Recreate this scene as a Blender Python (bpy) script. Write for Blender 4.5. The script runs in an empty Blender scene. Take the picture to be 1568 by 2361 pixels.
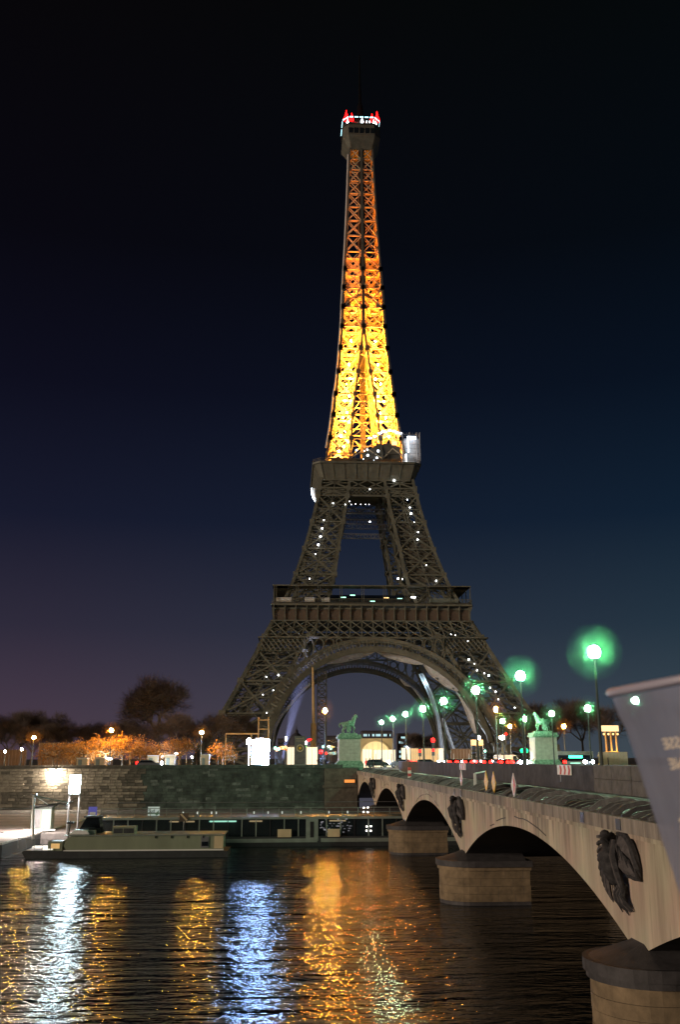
import bpy, bmesh, math, random
import numpy as np
from mathutils import Vector, Matrix
R = random.Random(7)
S = bpy.context.scene
COL = S.collection
PI = math.pi

# ------------------------------------------------------------------ camera
F_PX, PITCH, YAW, ROLL = 2175.46, .255, .055, .0025      # measured on a 1568 x 2361 copy of the photograph
cy_, sy_, cp_, sp_ = math.cos(YAW), math.sin(YAW), math.cos(PITCH), math.sin(PITCH)
right0 = Vector((cy_, -sy_, 0)); fwd = Vector((sy_*cp_, cy_*cp_, sp_)); up0 = right0.cross(fwd)
cr_, sr_ = math.cos(ROLL), math.sin(ROLL)
right = right0*cr_ - up0*sr_; up = right0*sr_ + up0*cr_
cam_d = bpy.data.cameras.new('camera'); cam = bpy.data.objects.new('camera', cam_d); COL.objects.link(cam)
cam_d.sensor_fit = 'HORIZONTAL'; cam_d.sensor_width = 36; cam_d.lens = 36*F_PX/1568
cam_d.clip_start = .05; cam_d.clip_end = 6000
cam.matrix_world = Matrix(((right.x, up.x, -fwd.x, 0), (right.y, up.y, -fwd.y, 0), (right.z, up.z, -fwd.z, 0), (0, 0, 0, 1)))
S.camera = cam

# ------------------------------------------------------------------ night sky
W = bpy.data.worlds.new('World'); S.world = W; W.use_nodes = True
wn, wl = W.node_tree.nodes, W.node_tree.links
wn.clear()
tc = wn.new('ShaderNodeTexCoord'); sx = wn.new('ShaderNodeSeparateXYZ'); wl.new(tc.outputs['Generated'], sx.inputs[0])
ramp = wn.new('ShaderNodeValToRGB'); wl.new(sx.outputs['Z'], ramp.inputs[0])
stops = [(0, (.080, .062, .085)), (.06, (.058, .049, .074)), (.13, (.030, .031, .054)), (.24, (.0095, .0135, .032)),
         (.37, (.0046, .0058, .0150)), (.5, (.0028, .0031, .0062)), (.68, (.0024, .0024, .0030)), (1, (.0020, .0020, .0024))]
el = ramp.color_ramp.elements
while len(el) > 1: el.remove(el[-1])
el[0].position = 0; el[0].color = (*stops[0][1], 1)
for p, c in stops[1:]:
    e = el.new(p); e.color = (*c, 1)
mr = wn.new('ShaderNodeMapRange'); wl.new(sx.outputs['X'], mr.inputs[0])
mr.inputs[1].default_value = -.25; mr.inputs[2].default_value = .4
mx = wn.new('ShaderNodeMix'); mx.data_type = 'RGBA'; wl.new(mr.outputs[0], mx.inputs[0])
mx.inputs[6].default_value = (1.08, .9, .95, 1); mx.inputs[7].default_value = (.68, 1.28, 1.15, 1)
ml = wn.new('ShaderNodeMix'); ml.data_type = 'RGBA'; ml.blend_type = 'MULTIPLY'; ml.inputs[0].default_value = 1
wl.new(ramp.outputs[0], ml.inputs[6]); wl.new(mx.outputs[2], ml.inputs[7])
bgn = wn.new('ShaderNodeBackground'); bgn.inputs[1].default_value = .85
wo = wn.new('ShaderNodeOutputWorld'); wl.new(ml.outputs[2], bgn.inputs[0]); wl.new(bgn.outputs[0], wo.inputs[0])

# low warm glow of the town from the left, behind the camera
sun_d = bpy.data.lights.new('town_glow', 'SUN'); sun = bpy.data.objects.new('town_glow', sun_d); COL.objects.link(sun)
sun_d.energy = 1.75; sun_d.angle = math.radians(8); sun_d.color = (1, .79, .60)
sun_dir = Vector((.86, .47, -.17)).normalized()
sun.rotation_euler = sun_dir.to_track_quat('-Z', 'Y').to_euler()
S.view_settings.view_transform = 'Standard'; S.view_settings.look = 'None'
S.view_settings.exposure = 0; S.view_settings.gamma = 1; S.view_settings.use_curve_mapping = False
S.cycles.use_denoising = True; S.cycles.max_bounces = 5; S.cycles.diffuse_bounces = 2; S.cycles.glossy_bounces = 3
S.cycles.transmission_bounces = 5; S.cycles.transparent_max_bounces = 8; S.cycles.volume_bounces = 0
S.cycles.sample_clamp_indirect = 25; S.cycles.caustics_reflective = True; S.cycles.caustics_refractive = False
S.cycles.use_light_tree = True

# ------------------------------------------------------------------ helpers
def ray(u, v):
    a, b = u-784, 1180.5-v
    return right*a + up*b + fwd*F_PX
def atY(u, v, Y): r = ray(u, v); return r*(Y/r.y)
def atX(u, v, X): r = ray(u, v); return r*(X/r.x)
def atZ(u, v, Z): r = ray(u, v); return r*(Z/r.z)

def mat(name, col, rough=.7, metal=0, var=.25, scale=2., bump=.2, detail=5, emit=None, es=1, streak=False, spec=.5, col2=None, alpha=None):
    m = bpy.data.materials.new(name); m.use_nodes = True
    n, l = m.node_tree.nodes, m.node_tree.links
    b = n['Principled BSDF']
    b.inputs['Roughness'].default_value = rough; b.inputs['Metallic'].default_value = metal
    b.inputs['Specular IOR Level'].default_value = spec
    b.inputs['Base Color'].default_value = (*col, 1)
    if emit:
        b.inputs['Emission Color'].default_value = (*emit, 1); b.inputs['Emission Strength'].default_value = es
        return m
    if var or bump:
        co = n.new('ShaderNodeTexCoord'); mp = n.new('ShaderNodeMapping'); l.new(co.outputs['Object'], mp.inputs[0])
        mp.inputs['Scale'].default_value = (scale, scale, scale*(.12 if streak else 1))
        t = n.new('ShaderNodeTexNoise'); l.new(mp.outputs[0], t.inputs[0]); t.inputs['Scale'].default_value = 1; t.inputs['Detail'].default_value = detail
        t.inputs['Roughness'].default_value = .65
        mi = n.new('ShaderNodeMix'); mi.data_type = 'RGBA'
        r = n.new('ShaderNodeMapRange'); l.new(t.outputs[0], r.inputs[0]); r.inputs[1].default_value = .3; r.inputs[2].default_value = .7
        l.new(r.outputs[0], mi.inputs[0])
        c2 = col2 or tuple(c*(1+var) for c in col); c1 = tuple(c*(1-var) for c in col)
        mi.inputs[6].default_value = (*c1, 1); mi.inputs[7].default_value = (*c2, 1)
        l.new(mi.outputs[2], b.inputs['Base Color'])
        if bump:
            bp = n.new('ShaderNodeBump'); bp.inputs['Strength'].default_value = bump; bp.inputs['Distance'].default_value = .05
            l.new(t.outputs[0], bp.inputs['Height']); l.new(bp.outputs[0], b.inputs['Normal'])
    if alpha is not None: b.inputs['Alpha'].default_value = alpha
    return m
def emat(name, col, es):
    return mat(name, tuple(.3*c for c in col), emit=col, es=es)

M = {}
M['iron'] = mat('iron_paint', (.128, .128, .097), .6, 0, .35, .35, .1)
M['lit_iron'] = mat('lit_iron_paint', (.46, .40, .27), .6, 0, .25, .8, .1)  # lighter copy of the tower paint; part of the glow is put into it
M['iron2'] = mat('iron_paint_dark', (.085, .078, .060), .65, 0, .25, .6, .1)  # darker copy of the tower paint; shade of the shaft chords put into it
M['shaft'] = mat('lift_shaft', (.008, .007, .006), .9, 0, .2, 1, 0)
M['panel'] = mat('frieze_panel', (.095, .068, .048), .7, 0, .3, .8, .1)
M['glass'] = mat('dark_glass', (.01, .014, .018), .08, 0, 0, 1, 0, spec=.8)
M['stone'] = mat('bridge_stone', (.45, .40, .335), .85, 0, .28, .9, .45, 10, streak=True, col2=(.66, .59, .49))
def stain(m):
    n, l = m.node_tree.nodes, m.node_tree.links; b = n['Principled BSDF']; src = b.inputs['Base Color'].links[0].from_socket
    co = n.new('ShaderNodeTexCoord'); mp = n.new('ShaderNodeMapping'); mp.inputs['Scale'].default_value = (1, 1.9, .2); l.new(co.outputs['Object'], mp.inputs[0])
    t = n.new('ShaderNodeTexNoise'); t.inputs['Scale'].default_value = 1; t.inputs['Detail'].default_value = 6; l.new(mp.outputs[0], t.inputs[0])
    sp = n.new('ShaderNodeSeparateXYZ'); l.new(co.outputs['Object'], sp.inputs[0])
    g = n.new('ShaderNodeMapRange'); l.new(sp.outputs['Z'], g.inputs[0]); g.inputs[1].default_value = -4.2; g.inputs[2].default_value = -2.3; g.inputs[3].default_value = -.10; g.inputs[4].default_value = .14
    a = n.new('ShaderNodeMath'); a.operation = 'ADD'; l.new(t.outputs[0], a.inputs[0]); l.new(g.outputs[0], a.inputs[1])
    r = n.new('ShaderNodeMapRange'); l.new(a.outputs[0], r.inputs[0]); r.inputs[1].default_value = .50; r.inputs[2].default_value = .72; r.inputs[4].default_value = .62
    t2 = n.new('ShaderNodeTexNoise'); t2.inputs['Scale'].default_value = .35; t2.inputs['Detail'].default_value = 5; l.new(co.outputs['Object'], t2.inputs[0])
    r2 = n.new('ShaderNodeMapRange'); l.new(t2.outputs[0], r2.inputs[0]); r2.inputs[1].default_value = .35; r2.inputs[2].default_value = .65
    m0 = n.new('ShaderNodeMix'); m0.data_type = 'RGBA'; m0.blend_type = 'MULTIPLY'; m0.inputs[0].default_value = 1; l.new(src, m0.inputs[6])
    c = n.new('ShaderNodeMix'); c.data_type = 'RGBA'; c.inputs[6].default_value = (.98, .82, .78, 1); c.inputs[7].default_value = (.95, 1, .86, 1); l.new(r2.outputs[0], c.inputs[0]); l.new(c.outputs[2], m0.inputs[7])
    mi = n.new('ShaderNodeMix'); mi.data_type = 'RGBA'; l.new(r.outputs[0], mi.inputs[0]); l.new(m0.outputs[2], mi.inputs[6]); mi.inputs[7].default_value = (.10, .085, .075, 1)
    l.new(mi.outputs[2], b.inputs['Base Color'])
stain(M['stone'])
M['stone_dk'] = mat('weathered_stone', (.17, .145, .125), .9, 0, .5, 2.2, .5, 8, streak=True, col2=(.42, .37, .31))
M['relief'] = mat('blackened_stone', (.018, .018, .022), .9, 0, .6, 5, .5, 7, col2=(.06, .057, .06))
M['relief2'] = mat('greyed_stone', (.085, .075, .075), .85, 0, .4, 5, .5, 7)
M['pier'] = mat('pier_stone', (.20, .15, .09), .9, 0, .45, 1.2, .4, 8, col2=(.30, .22, .13))
M['cap'] = mat('dark_pier_stone', (.05, .047, .05), .7, 0, .4, 2, .4, 6)  # dark stone of pier caps, lowest courses and arch vault
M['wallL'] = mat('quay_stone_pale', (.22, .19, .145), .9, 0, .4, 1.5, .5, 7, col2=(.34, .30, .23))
M['wallD'] = mat('quay_stone_dark', (.10, .09, .07), .9, 0, .4, 1.5, .5, 7)  # darker variant of the pale quay stone
M['wallG'] = mat('quay_stone_mossy_shaded', (.036, .052, .045), .95, 0, .6, .5, .5, 8, col2=(.11, .15, .125))  # moss stain, with shadow on that stretch put into the tone too
M['wallG2'] = mat('quay_stone_deep_green', (.022, .034, .032), .8, 0, .6, .5, .5, 8, col2=(.07, .10, .085))  # darker variant of the green stone
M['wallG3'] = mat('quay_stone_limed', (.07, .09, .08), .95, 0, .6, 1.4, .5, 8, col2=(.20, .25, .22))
M['mortar'] = mat('wall_joint', (.055, .05, .042), .95, 0, .3, 3, .3)
M['concrete'] = mat('barrier_concrete', (.05, .055, .07), .9, 0, .35, .7, .35, 8, col2=(.10, .10, .115))
M['concrete2'] = mat('barrier_concrete_pale', (.13, .125, .12), .9, 0, .35, 1.5, .35, 7)
M['ledge'] = mat('wet_ledge', (.013, .019, .024), .5, 0, .4, 1.5, .3, 6)
M['rib'] = mat('cornice_rib_stone', (.07, .07, .07), .9, 0, .6, 2.0, .4, 6, col2=(.22, .22, .215))
M['asphalt'] = mat('asphalt', (.05, .05, .052), .85, 0, .25, 2, .3)
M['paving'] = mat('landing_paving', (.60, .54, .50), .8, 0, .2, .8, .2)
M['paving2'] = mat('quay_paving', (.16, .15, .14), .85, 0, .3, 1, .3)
M['ground'] = mat('garden_ground', (.05, .045, .03), .95, 0, .3, .2, .2)
M['bark'] = mat('bark', (.10, .075, .05), .9, 0, .4, 3, .5)
M['bark_pale'] = mat('plane_bark', (.30, .24, .15), .9, 0, .4, 2, .4)
M['twig'] = mat('winter_twigs', (.085, .062, .048), .9, 0, .3, 1, 0)
M['leaf'] = mat('dry_leaves', (.28, .13, .03), .8, 0, .5, 1.5, 0, col2=(.46, .25, .06))
M['mast'] = mat('dark_mast_paint', (.007, .007, .008), 1, 0, 0, 1, 0, spec=0)
M['black'] = mat('black_paint', (.015, .015, .017), .5, 0, .2, 2, .05)
M['steel'] = mat('galvanised_steel', (.25, .26, .27), .45, .6, .2, 3, .05)
M['pole'] = mat('lamp_post_paint', (.05, .06, .055), .5, 0, .2, 3, .05)
M['white'] = mat('white_paint', (.75, .75, .72), .5, 0, .06, 1, .03)
M['hull'] = mat('beige_boat_paint', (.22, .25, .17), .55, 0, .12, .8, .05, streak=True)
M['hullg'] = mat('grey_boat_paint', (.20, .24, .21), .5, 0, .2, 1, .05)
M['deckd'] = mat('dark_boat_deck', (.03, .035, .037), .6, 0, .3, 1.5, .1)
M['yellow'] = mat('yellow_sign', (.80, .50, .03), .5, 0, .08, 3, 0)
M['red'] = mat('red_sign', (.55, .05, .05), .5, 0, .08, 3, 0)
M['patina'] = mat('green_patina', (.10, .27, .17), .7, 0, .5, 3, .4, 6, col2=(.30, .52, .36))
M['plinth'] = mat('pedestal_stone', (.42, .45, .38), .85, 0, .2, 1.5, .3, 7)
M['tan'] = mat('tan_mast', (.46, .31, .13), .6, 0, .15, 1, .05)
M['sleeve'] = mat('pale_edge', (.62, .60, .56), .7, 0, .1, 1, .05)  # light on the tower's left edge put into colour; also for net hems
M['net'] = mat('safety_net', (.55, .56, .58), .9, 0, .2, 1.2, .2, 6)
M['hoard'] = mat('cream_hoarding', (.58, .46, .28), .7, 0, .15, .5, .05)
M['hoardd'] = mat('brown_hoarding', (.075, .05, .03), .8, 0, .4, .8, .1)
M['dull'] = mat('dull_building', (.09, .08, .085), .9, 0, .25, .1, .1)
M['cream'] = mat('cream_hall', (.55, .46, .28), .8, 0, .1, .2, .05)
M['slate'] = mat('slate_roof', (.04, .04, .055), .7, 0, .2, .2, .1)
M['cloth'] = mat('dark_clothing', (.02, .02, .03), .9, 0, .3, 5, 0)
M['tyre'] = mat('tyre', (.015, .015, .015), .9, 0, .1, 5, 0)
M['cup'] = None
E_ = {}
E_['green_lamp'] = emat('green_white_lamp', (.55, 1, .66), 400)
E_['orange_lamp'] = emat('sodium_lamp', (1, .42, .05), 1700)
E_['white_lamp'] = emat('white_lamp', (1, .93, .82), 420)
def scatter_mat(name, col, dens):
    m = bpy.data.materials.new(name); m.use_nodes = True; n, l = m.node_tree.nodes, m.node_tree.links; n.clear()
    v = n.new('ShaderNodeVolumeScatter'); v.inputs['Color'].default_value = (*col, 1); v.inputs['Density'].default_value = dens; v.inputs['Anisotropy'].default_value = .3
    o = n.new('ShaderNodeOutputMaterial'); l.new(v.outputs[0], o.inputs['Volume']); return m
E_['green_halo'] = scatter_mat('halo_air_green', (.30, 1, .50), .0055)  # halo volumes, added for the bloom round the lamps
E_['orange_halo'] = scatter_mat('halo_air_orange', (1, .6, .2), .0022)
E_['cool'] = emat('cool_white_light', (.80, .92, 1), 6)
E_['sodium'] = emat('sodium_projector', (1, .34, .035), 3000)
E_['rim'] = emat('rim_tube', (.45, .85, .95), 3)
E_['sparkle'] = emat('sparkle_lamp', (.95, .97, 1), 12)
E_['warmwin'] = emat('warm_window', (1, .62, .25), 2.2)
E_['redlamp'] = emat('red_light', (1, .003, .003), 14)
E_['greenlamp'] = emat('green_light', (.01, 1, .30), 2.6)
E_['head'] = emat('headlight', (.75, .86, 1), 90)
E_['tail'] = emat('tail_light', (1, .006, .004), 22)
E_['lightbox'] = emat('lit_sign_face', (.70, .93, 1), 170)
E_['kiosk'] = emat('kiosk_light', (.72, .84, 1), 8)
E_['kiosk2'] = emat('kiosk_panel_light', (.34, .54, 1), 330)
E_['cyanwin'] = emat('office_window', (.55, .85, .9), 1.1)
E_['greentube'] = emat('green_tube', (.45, 1, .75), 2.5)
E_['panel'] = emat('glowing_panel', (1, .86, .60), 1.15)  # panels and hoardings that glow by themselves
E_['orangeplate'] = emat('orange_plate', (1, .33, .07), 1.0)

class MB:
    def __init__(s): s.v = []; s.f = []
    def add(s, vs, fs):
        o = len(s.v); s.v += [tuple(v) for v in vs]; s.f += [tuple(i+o for i in f) for f in fs]; return s
    def box(s, x0, x1, y0, y1, z0, z1, m=None):
        vs = [Vector((x, y, z)) for x in (x0, x1) for y in (y0, y1) for z in (z0, z1)]
        if m is not None: vs = [m @ v for v in vs]
        return s.add(vs, [(0, 1, 3, 2), (4, 6, 7, 5), (0, 4, 5, 1), (2, 3, 7, 6), (0, 2, 6, 4), (1, 5, 7, 3)])
    def beam(s, a, b, w, h=None, upv=(0, 1, 0)):
        a, b = Vector(a), Vector(b); h = w if h is None else h
        d = (b-a).normalized(); u = Vector(upv)
        if abs(d.dot(u)) > .98: u = Vector((1, 0, 0)) if abs(d.x) < .9 else Vector((0, 0, 1))
        sx_ = d.cross(u).normalized()*(w/2); sy = sx_.cross(d).normalized()*(h/2)
        vs = [p+i*sx_+j*sy for p in (a, b) for i, j in ((-1, -1), (1, -1), (1, 1), (-1, 1))]
        return s.add(vs, [(3, 2, 1, 0), (4, 5, 6, 7), (0, 1, 5, 4), (1, 2, 6, 5), (2, 3, 7, 6), (3, 0, 4, 7)])
    def tube(s, pts, rad, n=6, caps=True):
        pts = [Vector(p) for p in pts]; rad = rad if isinstance(rad, (list, tuple)) else [rad]*len(pts)
        o = len(s.v); ref = Vector((0, 0, 1))
        for i, p in enumerate(pts):
            d = (pts[min(i+1, len(pts)-1)]-pts[max(i-1, 0)]).normalized()
            r_ = ref if abs(d.dot(ref)) < .95 else Vector((1, 0, 0))
            x = d.cross(r_).normalized(); y = x.cross(d)
            for k in range(n):
                a = 2*PI*k/n; s.v.append(tuple(p+(x*math.cos(a)+y*math.sin(a))*rad[i]))
        for i in range(len(pts)-1):
            for k in range(n):
                a, b = o+i*n+k, o+i*n+(k+1) % n
                s.f.append((a, b, b+n, a+n))
        if caps:
            s.f.append(tuple(o+k for k in range(n-1, -1, -1))); s.f.append(tuple(o+(len(pts)-1)*n+k for k in range(n)))
        return s
    def lathe(s, prof, c=(0, 0, 0), n=12):
        o = len(s.v)
        for r, z in prof:
            for k in range(n):
                a = 2*PI*k/n; s.v.append((c[0]+r*math.cos(a), c[1]+r*math.sin(a), c[2]+z))
        for i in range(len(prof)-1):
            for k in range(n):
                a, b = o+i*n+k, o+i*n+(k+1) % n
                s.f.append((a, b, b+n, a+n))
        s.f.append(tuple(o+k for k in range(n-1, -1, -1))); s.f.append(tuple(o+(len(prof)-1)*n+k for k in range(n)))
        return s
    def prism(s, out, d0, d1, plane='xz'):
        """outline (a,b) extruded: plane xz -> along y, yz -> along x, xy -> along z"""
        P = {'xz': lambda a, b, d: (a, d, b), 'yz': lambda a, b, d: (d, a, b), 'xy': lambda a, b, d: (a, b, d)}[plane]
        n = len(out); vs = [P(a, b, d0) for a, b in out]+[P(a, b, d1) for a, b in out]
        fs = [tuple(range(n)), tuple(range(2*n-1, n-1, -1))]+[(i, i+n, (i+1) % n+n, (i+1) % n) for i in range(n)]
        return s.add(vs, fs)
    def ball(s, c, r, nu=8, nv=5, sc=(1, 1, 1)):
        return s.lathe_ball(c, r, nu, nv, sc)
    def lathe_ball(s, c, r, n, m_, sc):
        o = len(s.v)
        for i in range(m_+1):
            t = -PI/2+PI*(i+.02)/(m_+.04)
            for k in range(n):
                a = 2*PI*k/n
                s.v.append((c[0]+r*sc[0]*math.cos(t)*math.cos(a), c[1]+r*sc[1]*math.cos(t)*math.sin(a), c[2]+r*sc[2]*math.sin(t)))
        for i in range(m_):
            for k in range(n):
                a, b = o+i*n+k, o+i*n+(k+1) % n
                s.f.append((a, b, b+n, a+n))
        s.f.append(tuple(o+k for k in range(n-1, -1, -1))); s.f.append(tuple(o+m_*n+k for k in range(n)))
        return s
    def xform(s, m):
        s.v = [tuple(m @ Vector(v)) for v in s.v]; return s
    def mesh(s, name, m, smooth=False):
        me = bpy.data.meshes.new(name); me.from_pydata(s.v, [], s.f)
        if m: me.materials.append(m)
        bm = bmesh.new(); bm.from_mesh(me); bmesh.ops.recalc_face_normals(bm, faces=bm.faces); bm.to_mesh(me); bm.free()
        if smooth: me.polygons.foreach_set('use_smooth', [True]*len(me.polygons))
        me.update(); return me
    def build(s, name, m, parent=None, smooth=False, **kw):
        return link(name, s.mesh(name, m, smooth), parent, **kw)
def link(name, me, parent=None, kind=None, label=None, cat=None, group=None, loc=None):
    o = bpy.data.objects.new(name, me); COL.objects.link(o)
    if parent: o.parent = parent
    tag(o, label, cat, group, kind)
    if loc is not None: o.location = loc
    return o
def tag(o, label=None, cat=None, group=None, kind=None):
    for k, v in (('label', label), ('category', cat), ('group', group), ('kind', kind)):
        if v: o[k] = v
    return o
def thing(name, label, cat, loc=(0, 0, 0), rz=0, group=None):
    o = link(name, None, None, None, label, cat, group, loc); o.rotation_euler = (0, 0, rz); return o
KIDS = {}
def copy_tree(o, parent=None):
    c = o.copy(); COL.objects.link(c)
    if parent: c.parent = parent
    for ch in [x for x in COPYABLE.get(o.name, [])]:
        copy_tree(ch, c)
    return c
COPYABLE = {}
def register(root):
    """remember the children of a thing so that copies are cheap"""
    def walk(o, allk):
        COPYABLE[o.name] = allk.get(o.name, [])
        for c in COPYABLE[o.name]: walk(c, allk)
    allk = {}
    for x in COL.objects:
        if x.parent: allk.setdefault(x.parent.name, []).append(x)
    walk(root, allk)
def dup(root, loc, rz=0, label=None, group=None, scale=None):
    c = copy_tree(root); c.location = loc; c.rotation_euler = (0, 0, rz)
    if label: c['label'] = label
    if group: c['group'] = group
    if scale: c.scale = scale if isinstance(scale, (list, tuple)) else (scale,)*3
    return c
def skin(name, joints, edges, m, parent=None, sub=1):
    """one continuous skinned figure: joints {key:(pos, radius)}"""
    keys = list(joints); me = bpy.data.meshes.new(name)
    me.from_pydata([joints[k][0] for k in keys], [(keys.index(a), keys.index(b)) for a, b in edges], [])
    o = bpy.data.objects.new(name, me); COL.objects.link(o)
    sk = o.modifiers.new('skin', 'SKIN'); 
    for i, k in enumerate(keys):
        r = joints[k][1]; r = r if isinstance(r, tuple) else (r, r)
        me.skin_vertices[0].data[i].radius = r
    me.skin_vertices[0].data[0].use_root = True
    ss = o.modifiers.new('sub', 'SUBSURF'); ss.levels = sub; ss.render_levels = sub
    dg = bpy.context.evaluated_depsgraph_get(); dg.update()
    me2 = bpy.data.meshes.new_from_object(o.evaluated_get(dg)); me2.name = name
    bpy.data.objects.remove(o)
    me2.materials.clear(); me2.materials.append(m)
    me2.polygons.foreach_set('use_smooth', [True]*len(me2.polygons))
    return me2
def text(name, s, size, m, parent, loc, rot, depth=.002, mirror=False, align='CENTER'):
    cu = bpy.data.curves.new(name, 'FONT'); cu.body = s; cu.size = size; cu.extrude = depth; cu.align_x = align; cu.align_y = 'CENTER'
    o = bpy.data.objects.new(name, cu); COL.objects.link(o)
    dg = bpy.context.evaluated_depsgraph_get(); dg.update()
    me = bpy.data.meshes.new_from_object(o.evaluated_get(dg)); bpy.data.objects.remove(o); me.name = name
    me.materials.clear(); me.materials.append(m)
    o = link(name, me, parent, loc=loc); o.rotation_euler = rot
    if mirror: o.scale = (-1, 1, 1)
    return o
WATER, STREET, QUAY = -9.0, -1.9, -7.9
# ------------------------------------------------------------------ ground, river, quays
def water():
    m = bpy.data.materials.new('river_water'); m.use_nodes = True; n, l = m.node_tree.nodes, m.node_tree.links
    b = n['Principled BSDF']; b.inputs['Base Color'].default_value = (.006, .009, .010, 1); b.inputs['Roughness'].default_value = .075
    b.inputs['IOR'].default_value = 1.42; b.inputs['Specular IOR Level'].default_value = .5
    co = n.new('ShaderNodeTexCoord')
    hs = []
    for sc, st, dt, w in (((.10, .42, 1), 1, 2, 1.0), ((.62, 1.8, 1), 1, 2, .40), ((2.2, 5.5, 1), 1, 2, .12), ((6, 14, 1), 1, 1, .03)):
        mp = n.new('ShaderNodeMapping'); l.new(co.outputs['Object'], mp.inputs[0]); mp.inputs['Scale'].default_value = sc
        mp.inputs['Rotation'].default_value = (0, 0, .06)
        t = n.new('ShaderNodeTexNoise'); l.new(mp.outputs[0], t.inputs[0]); t.inputs['Scale'].default_value = st; t.inputs['Detail'].default_value = dt
        t.inputs['Distortion'].default_value = .25
        k = n.new('ShaderNodeMath'); k.operation = 'MULTIPLY'; k.inputs[1].default_value = w; l.new(t.outputs[0], k.inputs[0]); hs.append(k)
    a1 = n.new('ShaderNodeMath'); l.new(hs[0].outputs[0], a1.inputs[0]); l.new(hs[1].outputs[0], a1.inputs[1])
    a0 = n.new('ShaderNodeMath'); l.new(a1.outputs[0], a0.inputs[0]); l.new(hs[2].outputs[0], a0.inputs[1])
    a2 = n.new('ShaderNodeMath'); l.new(a0.outputs[0], a2.inputs[0]); l.new(hs[3].outputs[0], a2.inputs[1])
    bp = n.new('ShaderNodeBump'); bp.inputs['Strength'].default_value = 1; bp.inputs['Distance'].default_value = .39
    l.new(a2.outputs[0], bp.inputs['Height']); l.new(bp.outputs[0], b.inputs['Normal'])
    return m
M['water'] = water()
mb = MB().add([(-900, 1, WATER), (900, 1, WATER), (900, 112, WATER), (-900, 112, WATER)], [(0, 1, 2, 3)])
mb.build('river_water', M['water'], kind='structure')
MB().add([(-2500, 161.2, STREET), (2500, 161.2, STREET), (2500, 5000, STREET), (-2500, 5000, STREET)], [(0, 1, 2, 3)]).build('ground', M['ground'], kind='structure')
MB().box(-900, 900, 161.3, 182, STREET-.5, STREET+.02).build('quay_road', M['asphalt'], kind='structure')
MB().box(11.9, 46, 161, 340, STREET-.5, STREET+.045).build('avenue', M['asphalt'], kind='structure')
MB().box(-900, 900, 182, 190, STREET-.4, STREET+.14).build('pavement', M['paving2'], kind='structure')
MB().box(-900, -21.5, 111, 160.6, WATER-1, QUAY).build('lower_quay', M['paving2'], kind='structure')
MB().box(-21.5, 900, 114, 160.6, WATER-1, QUAY-.006).build('lower_quay', M['paving2'], kind='structure')
# right bank, under the photographer
MB().box(-900, 900, -60, 1.05, WATER-1, STREET+.1).build('right_bank', M['paving2'], kind='structure')

# landing stage with the white paving lit mainly by two added spots
st = thing('landing_stage', 'pale brightly lit landing stage running out from the quay at the far left', 'pier', (-40, 128, 0))
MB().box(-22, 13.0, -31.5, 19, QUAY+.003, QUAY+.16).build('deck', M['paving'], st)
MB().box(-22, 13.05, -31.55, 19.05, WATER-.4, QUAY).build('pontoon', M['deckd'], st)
g = MB()
for i in range(8): g.box(-22, 13, -30+i*6, -29.82+i*6, QUAY+.161, QUAY+.18)
g.build('deck_joint', M['paving2'], st, kind='stuff')
MB().tube([(-22, -31.3, QUAY+1.15), (13, -31.3, QUAY+1.15)], .03).build('handrail', M['steel'], st)

# ------------------------------------------------------------------ quay wall of separate stones
qw = thing('quay_wall', 'long stone embankment wall, pale at left, mossy and shadow-darkened in colour towards the bridge', 'wall', (0, 160.6, 0))
MB().box(-70, 11.9, .16, .6, WATER, -1.55).build('wall_core', M['mortar'], qw)
zc = []; z = QUAY
while z < -1.75: zc.append(z); z += .46
shared = {}
def stone_mesh(w, h, m, key):
    k = (round(w, 1), key, R.randrange(3))
    if k not in shared:
        j = lambda: R.uniform(-.012, .012)
        w_ = k[0]
        b = .03; f = MB()
        vs = [(0, .16, 0), (w_, .16, 0), (w_, .16, h), (0, .16, h), (b+j(), j(), b+j()), (w_-b+j(), j(), b+j()), (w_-b+j(), j(), h-b+j()), (b+j(), j(), h-b+j())]
        f.add(vs, [(4, 5, 6, 7), (0, 1, 5, 4), (1, 2, 6, 5), (2, 3, 7, 6), (3, 0, 4, 7)])
        shared[k] = f.mesh('stone', m)
    return shared[k], k[0]
cnt = 0; rest = {'G': MB(), 'G2': MB(), 'G3': MB(), 'D': MB(), 'L': MB()}
for zi, z in enumerate(zc):
    x = -70+R.uniform(0, 1)
    while x < 11.6:
        w = round(R.uniform(.8, 1.5), 1)
        if x+w > 11.8: w = round(11.8-x, 1)
        if w < .2: break
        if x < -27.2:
            dark = (x > -46 and x < -31 and z < -5.2 and R.random() < .85) or (-42.5 < x < -41 and z < -3)  # darker stones low in the left part
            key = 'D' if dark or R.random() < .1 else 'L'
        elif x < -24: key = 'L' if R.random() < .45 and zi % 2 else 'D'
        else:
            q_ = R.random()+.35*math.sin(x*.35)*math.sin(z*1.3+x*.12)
            if x > -1.5+(z+8)*-1.4+6 and z < -3: q_ -= .5  # darker stones in a slanting wedge by the bridge
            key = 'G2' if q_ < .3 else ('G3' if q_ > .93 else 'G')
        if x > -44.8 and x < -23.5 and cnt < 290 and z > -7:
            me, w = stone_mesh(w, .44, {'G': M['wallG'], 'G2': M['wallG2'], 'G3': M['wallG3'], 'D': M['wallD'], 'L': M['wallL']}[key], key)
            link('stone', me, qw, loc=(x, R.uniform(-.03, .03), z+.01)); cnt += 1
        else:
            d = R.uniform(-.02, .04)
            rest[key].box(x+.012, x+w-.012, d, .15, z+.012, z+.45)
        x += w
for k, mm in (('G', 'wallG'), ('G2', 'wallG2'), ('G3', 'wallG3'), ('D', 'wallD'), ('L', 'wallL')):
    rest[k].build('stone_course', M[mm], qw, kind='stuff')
x = -70
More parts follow.
